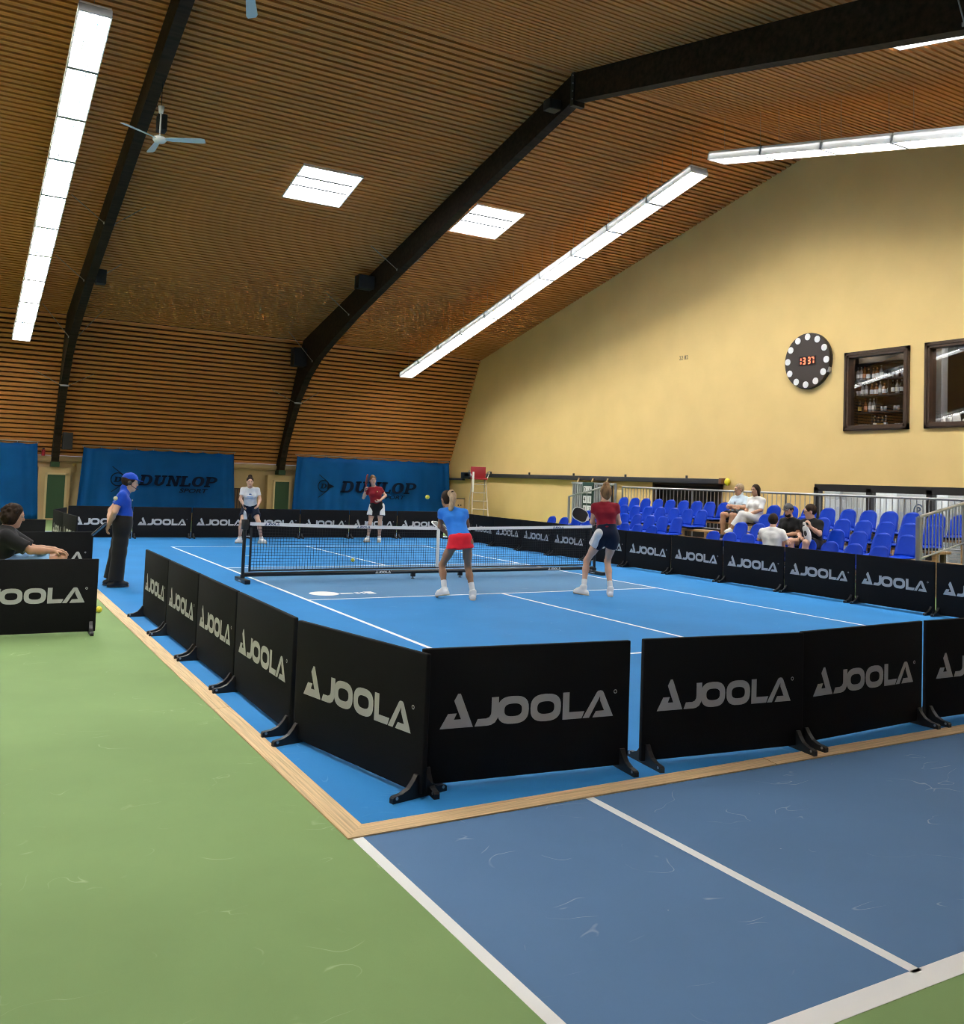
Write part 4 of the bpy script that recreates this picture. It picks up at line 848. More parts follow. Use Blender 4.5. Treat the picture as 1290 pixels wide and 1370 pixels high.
def person(label, loc, rz, J, skin_m, hair, top, bottom, shoe=None, sock=None, h=.009, fat=1.0, hs=1.0, female=False, extras=None, group=None, cat='person'):
    """J: pelvis neck head look shL shR elL elR wrL wrR hipL hipR knL knR anL anR toeL toeR + hand data (handL/handR = dir, palm, curl)"""
    J = {k: (V3(v) if k[:4] != 'hand' else v) for k, v in J.items()}
    R0 = thing('person', label, cat, loc, rz, group)
    f, s, u = head_frame(J); hc = J['head']; side = nrm(J['shR']-J['shL']); hside = nrm(J['hipR']-J['hipL']); g = fat
    upv = nrm(J['neck']-J['pelvis']); J['shL'] = J['shL']-upv*.022; J['shR'] = J['shR']-upv*.022; mid = (J['shL']+J['shR'])/2; waist = J.get('waist', J['pelvis']*.62+mid*.38); chest = J['pelvis']*.25+mid*.75
    def torso(e):
        P = []
        for q in (-1,1):
            P += [RC(chest+side*q*.075*g, waist+hside*q*.055*g, .092*g+e, .082*g+e, .06), RC(waist+hside*q*.055*g, J['pelvis']+hside*q*.075*g, .084*g+e, .098*g+e, .06),
                  RC(mid+side*q*.06-upv*.045, chest+side*q*.08*g, .062*g+e, .088*g+e, .05)]
        P += [RC(J['shL']+side*.03-upv*.035, J['shR']-side*.03-upv*.035, .052*g+e, .052*g+e, .05), RC(mid-upv*.03, J['neck'], .066*g+e*.6, .052, .04)]
        P += [RC(J['neck']-upv*.035, J['sh'+S_], .050*g+e*.6, .042*g+e, .03) for S_ in 'LR']
        fwd = np.cross(upv, side); fwd = fwd if fwd@f > 0 else -fwd
        if female:
            for q in (-1,1): P.append(EL(chest+side*q*.072+fwd*.07-upv*.02, (side*(.06+e), fwd*(.055+e), upv*(.06+e)), .04))
        return P
    body = torso(0)
    body += [RC(J['neck']-upv*.02, hc-u*.07*hs-f*.015*hs, .054*g, .050, .03)]
    # head
    body += [EL(hc+u*.02*hs-f*.008*hs, (f*.098*hs, s*.078*hs, u*.100*hs), .02), EL(hc+f*.028*hs-u*.055*hs, (f*.066*hs, s*.058*hs, u*.078*hs), .035),
             RC(hc+f*.066*hs-u*.108*hs, hc+f*.070*hs-u*.104*hs, .020*hs, .020*hs, .025), RC(hc+f*.088*hs+u*.012*hs, hc+f*.108*hs-u*.030*hs, .0085*hs, .0135*hs, .012),
             RC(hc+f*.082*hs-s*.035*hs+u*.022*hs, hc+f*.082*hs+s*.035*hs+u*.022*hs, .014*hs, .014*hs, .02)]
    for q in (-1,1):
        body += [EL(hc+s*q*.079*hs-u*.015*hs-f*.008*hs, (f*.020*hs, s*.010*hs, u*.033*hs), .008)]
        body += [SUB(EL(hc+f*.099*hs+s*q*.033*hs+u*.0*hs, (f*.012*hs, s*.018*hs, u*.011*hs), .012))]
    for S_ in 'LR':
        sh, el, wr = J['sh'+S_], J['el'+S_], J['wr'+S_]
        body += [RC(sh, el, .047*g, .039*g, .035), RC(el, el*.55+wr*.45, .040*g, .037*g, .02), RC(el*.6+wr*.4, wr, .037*g, .026*g, .02)]
        d, pn, cu, sd = J.get('hand'+S_, (wr-el, (0,0,-1), .5, 1)); body += hand(wr, d, pn, cu, sd, 1.0*hs)
        hp, kn, an, toe = J['hip'+S_], J['kn'+S_], J['an'+S_], J['toe'+S_]
        back_ = J.get('heel'+S_)
        shin = nrm(an-kn)
        body += [RC(hp, hp*.45+kn*.55, .088*g, .068*g, .05), RC(hp*.5+kn*.5, kn, .069*g, .052*g, .03), RC(kn, kn*.65+an*.35, .051*g, .054*g, .03), RC(kn*.68+an*.32, an, .054*g, .033*g, .03),
                 RC(an, toe*.9+an*.1, .034*g, .024, .02), RC(J['pelvis']+hside*(-1 if S_ == 'L' else 1)*.06*g, hp, .095*g, .090*g, .06)]
    obj('body', sdf_mesh('body', body, h, skin_m), R0)
    for q in (-1,1):
        e = hc+f*.083*hs+s*q*.033*hs+u*.001*hs
        me = MB().ellipsoid(e, f*.0135*hs, s*.0145*hs, u*.0105*hs, 10, 8); eo = me.build('eye', M_eye, R0); MB().ellipsoid(e+f*.0088*hs, f*.0058*hs, s*.0068*hs, u*.0068*hs, 8, 6).build('iris', M_iris, eo)
        MB().tube([hc+f*.098*hs+s*q*.018*hs+u*.024*hs, hc+f*.096*hs+s*q*.034*hs+u*.029*hs, hc+f*.086*hs+s*q*.050*hs+u*.024*hs], [.0035*hs,.0042*hs,.002*hs], 6).build('eyebrow', hair.get('mat', HR_BROWN), R0)
    MB().ellipsoid(hc+f*.0905*hs-u*.064*hs, f*.009*hs, s*.023*hs, u*.0085*hs, 12, 8).build('lips', M_lip, R0)
    # hair
    if hair.get('style'):
        st_ = hair['style']; H = [EL(hc+u*.030*hs-f*.016*hs, (f*.104*hs, s*.086*hs, u*.104*hs), .02), EL(hc-f*.045*hs-u*.01*hs, (f*.066*hs, s*.078*hs, u*.085*hs), .03)]
        cut = [SUB(EL(hc+f*.098*hs-u*.045*hs, (f*.085*hs, s*.076*hs, u*.115*hs), .012))]
        if st_ in ('bun','highbun'):
            bp = hc+u*(.10 if st_ == 'bun' else .13)*hs-f*(.075 if st_ == 'bun' else .035)*hs; H += [EL(bp, (f*.047*hs, s*.052*hs, u*.042*hs), .012), RC(hc-f*.06*hs-u*.075*hs, hc-f*.05*hs-u*.03*hs, .035, .05, .03)]
        if st_ == 'pony':
            a = hc+u*.075*hs-f*.092*hs; H += [RC(a, a-f*.055+u*.015, .024, .034, .015)]
            q = [V3(p) for p in hair['tail']]
            T = [RC(q[i], q[i+1], .052-.003*i, .050-.005*i, .015) for i in range(len(q)-1)]; obj('ponytail', sdf_mesh('ponytail', T+[RC(a, a-f*.05+u*.02, .026, .036, .015)], .007, hair['tail_m']), R0)
        if st_ == 'long':
            H += [RC(hc+s*x*hs-f*.02*hs+u*.02*hs, hc+s*x*1.1*hs-f*.03*hs-u*.125*hs, .035, .030, .03) for x in (-.072,.072)]+[RC(hc-f*.06*hs, hc-f*.07*hs-u*.13*hs, .065, .05, .03)]
        if st_ == 'curly':
            rg = random.Random(3); H += [EL(hc-f*.03*hs-u*.02*hs, (f*.105*hs, s*.100*hs, u*.11*hs), .02)]
            for i in range(60):
                v = nrm((rg.gauss(0,1), rg.gauss(0,1), rg.gauss(.3,1))); 
                if v@f < .25 or v@u > .55: H.append(EL(hc-f*.025*hs+u*.0*hs+(f*(v@f)*.100+s*(v@s)*.098+u*(v@u)*.110)*hs, (f*.026, s*.026, u*.026), .010))
        if st_ == 'short': H[1] = EL(hc-f*.035*hs+u*.005*hs, (f*.066*hs, s*.080*hs, u*.075*hs), .03)
        ears = [SUB(EL(hc+s*q*.09*hs-u*.03*hs+f*.005*hs, (f*.03*hs, s*.03*hs, u*.045*hs), .01)) for q in (-1,1)] if st_ not in ('long','curly') else []
        obj('hair', sdf_mesh('hair', H+cut+ears, .007, hair['mat']), R0)
    if hair.get('cap'):
        cm_ = hair['cap']; C = [EL(hc+u*.042*hs-f*.008*hs, (f*.110*hs, s*.090*hs, u*.092*hs), .02, [(hc+u*.038*hs, -u+f*.12)])]
        bq = nrm(f-u*.22)
        for q in (-.05,-.025,0,.025,.05): C.append(RC(hc+f*.075*hs+u*.048*hs+s*q*hs, hc+f*.095*hs+u*.046*hs+s*q*hs+bq*(.075-abs(q)*.6)*hs, .009, .007, .008))
        C.append(EL(hc+u*.134*hs-f*.008*hs, (f*.009, s*.009, u*.006), .004)); obj('cap', sdf_mesh('cap', C, .006, cm_), R0)
    # shirt
    if top:
        e = top.get('e', .010); P = torso(e); hem = V3(top['hem']); sl = top.get('sleeve', .55); sx = top.get('se', .010)
        hn = nrm(top.get('hemn', -upv))
        for p in P: p['clip'] = (p['clip'] or [])+[(hem, hn)]
        P += [RC(J['pelvis']*.7+waist*.3+hside*q*.05*g, J['pelvis']+hside*q*.07*g-upv*.06, .098*g+e, .108*g+e, .05, [(hem, hn)]) for q in (-1,1)]
        for S_ in 'LR':
            sh, el, wr = J['sh'+S_], J['el'+S_], J['wr'+S_]
            if sl <= 1: en = sh+(el-sh)*sl; P.append(RC(sh, en+(el-sh)*.05, .046*g+sx, .041*g+sx+.006, .035, [(en, nrm(el-sh))]))
            else: en = el+(wr-el)*(sl-1); P += [RC(sh, el, .050*g+sx, .044*g+sx, .035), RC(el, en, .044*g+sx, .036*g+sx, .02, [(en, nrm(wr-el))])]
        if not top.get('collar'): P.append(SUB(EL(J['neck']+f*.015+upv*.035, (f*.075, s*.078, upv*.05), .01)))
        else: P.append(RC(J['neck']-upv*.012-f*.01, J['neck']+upv*.02-f*.012, .066*g, .062*g, .015))
        so = obj('shirt', sdf_mesh('shirt', P, top.get('h', .009), top['m']), R0)
        for pr_ in top.get('prints', []):      # small printed marks, thin pads lying on the cloth
            c_, ax_, m_ = pr_; MB().ellipsoid(c_, *ax_, 10, 6).build('shirt_print', m_, so)
    if bottom:
        e = bottom.get('e', .014); P = []; w0 = V3(bottom['waist']); wn = nrm(bottom.get('wn', upv)); ln = bottom.get('len', .55); fl_ = bottom.get('flare', .012)
        for q in (-1,1):
            P += [RC(w0+hside*q*.06*g+upv*.03, J['pelvis']+hside*q*.07*g, .084*g+e, .100*g+e, .05, [(w0, wn)])]
        for S_ in 'LR':
            hp, kn, an = J['hip'+S_], J['kn'+S_], J['an'+S_]; q = -1 if S_ == 'L' else 1
            P.append(RC(J['pelvis']+hside*q*.07*g, hp, .100*g+e, .094*g+e, .05, [(w0, wn)]))
            if ln <= 1:
                en = hp+(kn-hp)*ln; P.append(RC(hp, en+(kn-hp)*.1, .092*g+e, .075*g+e+fl_, .04, [(en, nrm(kn-hp))]))
            else:
                en = kn+(an-kn)*(ln-1); P += [RC(hp, hp*.4+kn*.6, .092*g+e, .074*g+e, .05), RC(hp*.4+kn*.6, kn, .074*g+e, .062*g+e+fl_*.5, .04), RC(kn, en+(an-kn)*.05, .062*g+e+fl_*.5, .046*g+e+fl_*1.6, .04, [(en, nrm(an-kn))])]
        if bottom.get('hemz'):
            hz = V3(bottom['hemz']); P = [RC(w0+hside*q*.05*g+upv*.03, J['pelvis']+hside*q*.06*g, .080*g+e, .098*g+e, .05, [(w0, wn)]) for q in (-1,1)]+[RC(J['pelvis']+hside*q*.055*g, hz+hside*q*.075*g+side*0, .100*g+e, .118*g+e+fl_, .05, [(hz, -wn), (w0, wn)]) for q in (-1,1)]
        so = obj(bottom.get('name', 'shorts'), sdf_mesh('shorts', P, .009, bottom['m']), R0)
        if bottom.get('panel'):                # contrasting side panel
            for S_ in bottom['panel']:
                hp, kn = J['hip'+S_], J['kn'+S_]; q = -1 if S_ == 'L' else 1; dn = nrm(kn-hp); bk = np.cross(dn, hside)
                obj('side_panel', sdf_mesh('side_panel', [RC(hp-dn*bottom.get('pup',.07)+(hside*q+V3(bottom.get('pdir',(0,0,0))))*bottom.get('po',.060)*g, hp+(kn-hp)*(ln-.03)+(hside*q+V3(bottom.get('pdir',(0,0,0))))*.035*g, .066*g+e, .060*g+e+fl_, .02, [(hp+(kn-hp)*(ln-.02), dn)])], .009, bottom['panel_m']), so)
        if bottom.get('waistband'):
            obj('waistband', sdf_mesh('waistband', [RC(w0+hside*q*.055*g+upv*.05, w0+hside*q*.058*g-upv*.1, .088*g+e, .094*g+e, .05, [(w0+upv*.012, wn), (w0-upv*.03, -wn)]) for q in (-1,1)], .008, bottom['waistband']), so)
    for S_ in 'LR':
        kn, an, toe = J['kn'+S_], J['an'+S_], J['toe'+S_]; heel = J.get('heel'+S_)
        fd = V3(toe-an); fd[2] = 0; fd = nrm(fd); heel = an-fd*.055-V3((0,0,an[2]-.035)) if heel is None else heel
        ax_ = nrm(toe-heel); nu = nrm(V3((0,0,1))-ax_*ax_[2]); sv = np.cross(ax_, nu)
        if sock:
            top_ = an+nrm(kn-an)*sock.get('len', .10); obj('sock', sdf_mesh('sock', [RC(an-nrm(kn-an)*.02, top_+nrm(kn-an)*.05, .043*g, .047*g, .02, [(top_, nrm(kn-an))])], .007, sock['m']), R0)
        if shoe:
            b0 = heel+nu*.034; b1 = toe+nu*.030-ax_*.03; ball_ = heel+(toe-heel)*.66+nu*.034
            P = [RC(b0, ball_, .037, .044, .03), RC(ball_, b1, .042, .032, .03), RC(heel+(toe-heel)*.25+nu*.055, an+nrm(kn-an)*.015, .040, .046, .03, [(an+nrm(kn-an)*.02, nrm(kn-an))]), RC(an, heel+(toe-heel)*.6+nu*.05, .040, .034, .04)]
            so = obj('shoe', sdf_mesh('shoe', P, .0075, shoe['m'], [(heel+nu*.004, -nu)]), R0)
            obj('sole', sdf_mesh('sole', [RC(heel+nu*.012, ball_-nu*.018, .042, .049, .02), RC(ball_-nu*.018, toe-ax_*.03+nu*.012, .049, .035, .02)], .0075, shoe['sole'], [(heel-nu*.002, -nu), (heel+nu*.016, nu)]), so)
    if extras: extras(R0, J, f, s, u, hc)
    return R0
PI = math.pi
# --- referee in blue shirt and cap, profile to the right, hands behind the back
def ref_extra(R0, J, f, s, u, hc):
    hd = MB().tube([hc+s*.088+u*.0, hc+s*.09+f*.03-u*.05, hc+f*.10+s*.05-u*.085], .005, 6).build('headset', M_dark, R0)
    MB().ellipsoid(hc+s*.092-u*.015, f*.03, s*.012, u*.032).build('ear_cushion', M_dark, hd); MB().ellipsoid(hc+f*.115+s*.045-u*.085, f*.012, s*.01, u*.01).build('microphone', M_dark, hd)
    MB().cbox(.068,.09,-.13,-.07,.86,.95,.006).build('belt_pouch', M_dark, R0)
person('person in royal blue shirt, blue cap and black trousers standing with hands behind back', (-5.096,-.137,0), -.1521,
    dict(pelvis=(-.005,0,.90), waist=(.01,0,1.03), neck=(.012,0,1.365), head=(.062,0,1.475), look=(1,0,-.12), shL=(-.02,.165,1.30), shR=(-.03,-.165,1.305), elL=(-.17,.19,1.06), elR=(-.115,-.21,1.06), wrL=(-.19,.04,.885), wrR=(-.185,-.05,.865),
         hipL=(-.01,.09,.83), hipR=(-.01,-.09,.83), knL=(-.06,.10,.48), knR=(-.03,-.10,.49), anL=(-.12,.11,.085), anR=(-.055,-.11,.075), toeL=(.06,.12,.03), toeR=(.12,-.12,.02), heelL=(-.19,.11,.012), heelR=(-.13,-.11,.0),
         handL=((-.25,-.25,-1),(1,0,0),.7,1), handR=((-.3,.5,-1),(1,.2,0),.7,-1)),
    SK_FAIR, dict(mat=HR_BROWN, style='short', cap=C_ROYAL), dict(m=C_ROYAL, hem=(.02,0,.965), hemn=(.05,0,-1), sleeve=.62, collar=True, prints=[((-.115,-.235,1.245),((.03,0,0),(0,.012,0),(0,0,.03)),mat('cream_patch',(.6,.52,.32),.7)),((.105,-.06,1.22),((.01,0,0),(0,.02,0),(0,0,.012)),C_WHITE)]),
    dict(m=C_BLACK, waist=(.01,0,1.0), len=1.96, name='trousers', e=.022, flare=.022), dict(m=M_blackshoe, sole=M_blackshoe), None, .009, 1.03, 1.0, extras=ref_extra)
t = thing('clipboard', 'black clipboard held behind the referee\'s back', 'clipboard', (-5.096,-.137,0), -.1521)
d_ = Vector((-.72,0,-.69)); n_ = Vector((-.69,0.15,.72)).normalized(); w_ = d_.cross(n_).normalized()
MB().obox(Vector((-.305,0,.80)), d_*.125, w_*.10, n_*.006).build('board', M_dark, t); MB().obox(Vector((-.305,0,.80))+n_*.009, d_*.115, w_*.09, n_*.003).build('paper', mat('clip_paper',(.25,.25,.25),.7), t); MB().obox(Vector((-.225,0,.876))+n_*.014, d_*.015, w_*.05, n_*.008).build('clip', M_metal, t)
# --- paddles
M_padface = mat('black_paddle_face', (.012,.012,.013), .55); M_padedge = mat('white_paddle_edge', (.75,.75,.74), .5); M_padred = mat('red_paddle_edge', (.45,.02,.03), .5); M_padpale = mat('pale_grey_paddle', (.5,.54,.58), .5)
def paddle(label, loc, rz, grip, tip, normal, face, edge):
    t = thing('paddle', label, 'paddle', loc, rz, 'paddles held by the players')
    g = Vector(grip); d = (Vector(tip)-g).normalized(); n = Vector(normal); n = (n-d*n.dot(d)).normalized(); w = d.cross(n)
    P = [(.13+.135+.135*math.sin(a)*(1.0), .098*math.cos(a)) for a in []]
    pl_ = []
    for i in range(28):
        a = 2*math.pi*i/28; c, s_ = math.cos(a), math.sin(a); pl_.append((.285+.135*math.copysign(abs(c)**.75, c), .098*math.copysign(abs(s_)**.75, s_)))
    fn = lambda a, b, k: g+d*(a-.05)+w*b+n*k
    MB().prism(pl_, -.006, .006, fn).build('face', face, t)
    ed = MB()
    for i in range(28):
        a, b = pl_[i], pl_[(i+1)%28]; ed.tube([fn(*a,0), fn(*b,0)], .0085, 6, cap=False)
    ed.build('edge_guard', edge, t); MB().tube([fn(-.02,0,0), fn(.125,0,0)], .0155, 10).build('handle', M_dark, t); MB().prism([(.12,-.02),(.165,-.05),(.165,.05),(.12,.02)], -.007, .007, fn).build('throat', edge, t); MB().tube([fn(-.03,0,0), fn(-.018,0,0)], .018, 10).build('butt_cap', edge, t)
# --- far left player, white T-shirt, navy shorts
LW_, RZW = (-1.061,7.569,0), -.2784
person('person in white T-shirt and navy shorts crouching ready at the far baseline', LW_, RZW,
    dict(pelvis=(-.042,.12,.83), neck=(-.066,-.02,1.33), head=(-.077,-.07,1.455), look=(.05,-1,-.08), shL=(.105,.0,1.285), shR=(-.235,.0,1.28), elL=(.175,-.03,1.03), elR=(-.275,-.03,1.03), wrL=(.135,-.16,.915), wrR=(-.20,-.17,.91),
         hipL=(.055,.11,.77), hipR=(-.14,.11,.77), knL=(.165,-.09,.51), knR=(-.225,-.09,.49), anL=(.25,.05,.10), anR=(-.25,.05,.10), toeL=(.37,-.13,.02), toeR=(-.34,-.13,.02), heelL=(.20,.09,0), heelR=(-.21,.09,0),
         handL=((-.3,-.5,-.8),(-.8,-.2,.3),1.1,1), handR=((.2,-.35,-1),(.9,0,.2),1.15,-1)),
    SK_FAIR, dict(mat=HR_BROWN, style='highbun'), dict(m=C_WHITE, hem=(-.045,.05,.905), sleeve=.58, prints=[((-.055,-.148,1.16),((.035,0,0),(0,.012,0),(0,0,.014)),mat('shirt_ink',(.05,.12,.3),.7)),((-.055,-.140,1.10),((.08,0,0),(0,.010,0),(0,0,.010)),mat('shirt_ink_pale',(.25,.42,.65),.7)),((-.055,-.132,1.07),((.07,0,0),(0,.010,0),(0,0,.009)),MATS['shirt_ink_pale'])]),
    dict(m=C_NAVY, waist=(-.045,.1,.93), len=.50, e=.02, flare=.02), dict(m=M_shoe, sole=M_sole), dict(m=C_WHITE, len=.07), .009, .90, .95, True)
paddle('pale grey paddle pointing down in the white-shirted player\'s hand', LW_, RZW, (-.180,-.215,.85), (-.135,-.24,.56), (1,.35,.1), M_padpale, M_padpale)
# --- far right player, dark red shirt, black and white shorts
LD_, RZD = (2.157,7.838,0), -.406
person('person in dark red T-shirt and black-and-white shorts standing upright at the far baseline', LD_, RZD,
    dict(pelvis=(.075,0,.93), neck=(-.02,-.01,1.43), head=(-.045,-.03,1.585), look=(.28,-1,-.05), shL=(.150,.0,1.385), shR=(-.150,.0,1.365), elL=(.29,.02,1.20), elR=(-.265,.02,1.125), wrL=(.155,-.14,1.075), wrR=(-.232,-.10,1.30),
         hipL=(.172,0,.87), hipR=(-.018,0,.87), knL=(.178,-.05,.50), knR=(-.078,-.05,.48), anL=(.175,.05,.085), anR=(-.115,.05,.085), toeL=(.175,-.14,.015), toeR=(-.21,-.12,.015), heelL=(.172,.10,0), heelR=(-.09,.09,0),
         handL=((-.8,-.2,-.35),(-.3,.5,.6),1.0,-1), handR=((.12,-.15,1),(.9,-.4,0),1.2,1)),
    SK_FAIR, dict(mat=HR_BLOND, style='bun'), dict(m=C_DRED, hem=(.05,0,1.00), sleeve=.55, prints=[((.075,-.118,1.30),((.014,0,0),(0,.012,0),(0,0,.016)),mat('gold_crest',(.6,.45,.15),.6))]),
    dict(m=C_BLACK, waist=(.06,0,1.03), len=.50, e=.02, flare=.02, panel='LR', panel_m=C_WHITE, pdir=(0,-.8,0), po=.030), dict(m=M_shoe, sole=M_sole), dict(m=C_WHITE, len=.08), .009, .90, .95, True)
paddle('red-edged paddle held upright by the far player in dark red', LD_, RZD, (-.222,-.125,1.36), (-.189,-.13,1.70), (1,-.2,0), M_padface, M_padred)
# --- near left player, bright blue shirt, red skort, seen from behind
LB_, RZB = (-.957,-2.512,0), -.5001
person('person in bright blue shirt and red skirt seen from behind, leaning to the net', LB_, RZB,
    dict(pelvis=(.01,-.07,.845), waist=(-.04,.0,.98), neck=(-.155,.10,1.285), head=(-.205,.15,1.395), look=(-.55,.8,-.10), head_up=(-.15,.1,1), shL=(-.278,.10,1.225), shR=(.048,.08,1.235), elL=(-.285,.16,1.0), elR=(.105,.16,1.03), wrL=(-.20,.34,.90), wrR=(.02,.36,.93),
         hipL=(-.078,-.05,.785), hipR=(.105,-.08,.79), knL=(-.235,.08,.46), knR=(.133,.08,.445), anL=(-.185,-.05,.125), anR=(.215,-.06,.105), toeL=(-.305,.06,.012), toeR=(.215,.14,.02), heelL=(-.145,-.10,.058), heelR=(.215,-.11,.0),
         handL=((.3,.6,-.4),(.8,-.2,.3),1.1,1), handR=((-.5,.6,-.3),(-.8,.1,.3),1.1,-1)),
    SK_TAN, dict(mat=HR_BROWN, tail_m=HR_ASH, style='pony', tail=[(-.150,.075,1.470),(-.122,.045,1.455),(-.115,.015,1.40),(-.125,.0,1.33),(-.140,.0,1.26)]), dict(m=C_SKYB, hem=(-.005,-.03,.885), hemn=(.12,0,-1), sleeve=.42, e=.008),
    dict(m=C_RED, waist=(-.01,-.03,.91), len=.20, e=.020, flare=.008, name='skirt', hemz=(.015,-.07,.715), wn=(-.1,0,1)), dict(m=M_shoe, sole=M_sole), dict(m=C_WHITE, len=.14), .0085, .88, .95, True)
paddle('black paddle held low in front of the blue-shirted player', LB_, RZB, (-.18,.42,.90), (-.35,.66,1.02), (.3,-.2,1), M_padface, M_padedge)
# --- near right player, crimson shirt, black shorts with white panel, seen from behind
LR_, RZR = (1.339,-2.646,0), -.6471
person('person in crimson shirt and black shorts with white side panel, seen from behind', LR_, RZR,
    dict(pelvis=(.165,-.04,.93), waist=(.155,0,1.06), neck=(.115,.04,1.425), head=(.130,.07,1.555), look=(-.28,1,-.10), shL=(-.035,.03,1.365), shR=(.290,.03,1.375), elL=(-.062,.06,1.10), elR=(.345,.06,1.11), wrL=(-.04,.29,1.08), wrR=(.245,.30,1.06),
         hipL=(.072,-.03,.86), hipR=(.258,-.03,.86), knL=(-.128,.10,.51), knR=(.187,.10,.51), anL=(-.160,-.04,.115), anR=(.243,-.05,.11), toeL=(-.315,.05,.015), toeR=(.235,.15,.02), heelL=(-.115,-.075,.0), heelR=(.246,-.10,.0),
         handL=((-.3,1,.2),(.9,.2,0),1.1,1), handR=((-.7,.6,0),(-.6,-.4,.5),1.0,-1)),
    SK_FAIR, dict(mat=HR_BLOND, style='highbun'), dict(m=C_CRIM, hem=(.15,0,1.045), sleeve=.42, e=.010),
    dict(m=C_NAVY, waist=(.16,-.02,1.075), len=.36, e=.012, flare=.022, panel='L', panel_m=C_WHITE, pdir=(-.1,-.75,0), pup=.10, po=.072), dict(m=M_shoe, sole=M_sole), dict(m=C_WHITE, len=.12), .0085, .90, 1.0, True)
paddle('black paddle with white edge held by the player in crimson', LR_, RZR, (-.055,.36,1.10), (-.215,.30,1.18), (-.2,-1,.35), M_padface, M_padedge)
# --- man seated in the pen at the left edge
LS_, RZS = (-6.20,-1.70,FZ), -.0829
person('person in black T-shirt and light blue shorts, dark curly hair, sitting at left edge', LS_, RZS,
    dict(pelvis=(-.47,0,.46), waist=(-.50,0,.60), neck=(-.425,0,.945), head=(-.365,0,1.075), look=(1,.1,-.22), shL=(-.40,.20,.86), shR=(-.43,-.20,.85), elL=(-.15,.26,.66), elR=(-.16,-.27,.68), wrL=(.10,.16,.66), wrR=(.08,-.17,.665),
         hipL=(-.40,.10,.47), hipR=(-.40,-.10,.47), knL=(.10,.16,.545), knR=(.17,-.15,.56), anL=(.08,.16,.09), anR=(.14,-.15,.09), toeL=(.27,.18,.03), toeR=(.33,-.17,.03), heelL=(.02,.16,.0), heelR=(.08,-.15,0),
         handL=((1,0,-.2),(0,0,-1),.5,1), handR=((1,.1,-.15),(0,0,-1),.5,-1)),
    SK_MID, dict(mat=HR_BROWN, style='curly'), dict(m=C_BLACK, hem=(-.46,0,.47), sleeve=.85, e=.03, se=.03), dict(m=C_DENIM, waist=(-.47,0,.56), len=.80, e=.02, flare=.012), dict(m=M_blackshoe, sole=M_sole), None, .009, 1.15, 1.08)
ch = thing('folding_chair', 'black folding chair under the seated man at the left edge', 'chair', LS_, RZS)
MB().cbox(-.68,-.22,-.23,.23,.335,.365,.01).build('seat', M_dark, ch); MB().cbox(-.72,-.69,-.22,.22,.55,.80,.01).build('backrest', M_dark, ch)
for s in (-.22,.22):
    MB().tube([(-.26,s,0),(-.70,s,.80)], .012, 7).build('leg', M_darkmetal, ch); MB().tube([(-.68,s,0),(-.26,s,.36)], .012, 7).build('leg', M_darkmetal, ch)
# --- spectators: local frame faces +x, root at the front middle of the seat pan, turned to face the court
def sit(dz=0.0, knee=(.40,.02), foot=-.42, lean=0.0, **kw):
    J = dict(pelvis=(0,0,.09), waist=(-.01+lean*.2,0,.24), neck=(-.02+lean,0,.57), head=(.01+lean*1.15,0,.70), look=(1,0,-.05), shL=(-.03+lean*.95,.185,.50), shR=(-.03+lean*.95,-.185,.50),
             elL=(.06+lean,.24,.27), elR=(.06+lean,-.24,.27), wrL=(.28,.12,.20), wrR=(.28,-.12,.20), hipL=(.02,.09,.085), hipR=(.02,-.09,.085), knL=(knee[0],.13,.11+knee[1]), knR=(knee[0],-.13,.11+knee[1]),
             anL=(knee[0]-.03,.13,foot+.09), anR=(knee[0]-.03,-.13,foot+.09), toeL=(knee[0]+.15,.15,foot+.03), toeR=(knee[0]+.15,-.15,foot+.03), heelL=(knee[0]-.09,.13,foot), heelR=(knee[0]-.09,-.13,foot),
             handL=((1,-.3,-.3),(0,0,-1),.6,1), handR=((1,.3,-.3),(0,0,-1),.6,-1))
    J.update(kw); return J
SX = lambda r: XB[r-1]-.30
def glasses_extra(R0, J, f, s, u, hc):
    g_ = MB()
    for q in (-1,1):
        c = hc+f*.112+s*q*.034; pts_ = [c+s*.024*math.cos(a)+u*.018*math.sin(a) for a in [i*PI/6 for i in range(13)]]; g_.tube(pts_, .003, 5); g_.tube([c+s*q*.024, hc+s*q*.084-f*.01], .003, 5)
    g_.tube([hc+f*.114-s*.010, hc+f*.114+s*.010], .003, 5); g_.build('glasses', M_dark, R0)
person('older person in pale blue shirt and dark shorts with arms crossed in the back row', (SX(4),.90,PZ[3]), PI,
    sit(lean=.0, look=(1,-.35,-.06), knee=(.38,.0), foot=-.42, elL=(.09,.24,.30), elR=(.09,-.24,.30), wrL=(.20,-.02,.33), wrR=(.19,.03,.29), handL=((.1,-1,.1),(-.6,0,-.4),.5,1), handR=((.1,1,.05),(-.6,0,-.4),.5,-1), knL=(.38,.17,.13), knR=(.38,-.10,.13)),
    SK_MID, dict(mat=HR_GREY, style='short'), dict(m=C_LIGHTB, hem=(0,0,.06), sleeve=.75, collar=True, e=.024, prints=[((.125,.0,.40),((.01,0,0),(0,.012,0),(0,0,.035)),M_dark)]), dict(m=C_BLACK, waist=(0,0,.17), len=.72, e=.02, flare=.015), dict(m=M_blackshoe, sole=M_sole), None, .010, 1.1, 1.0)
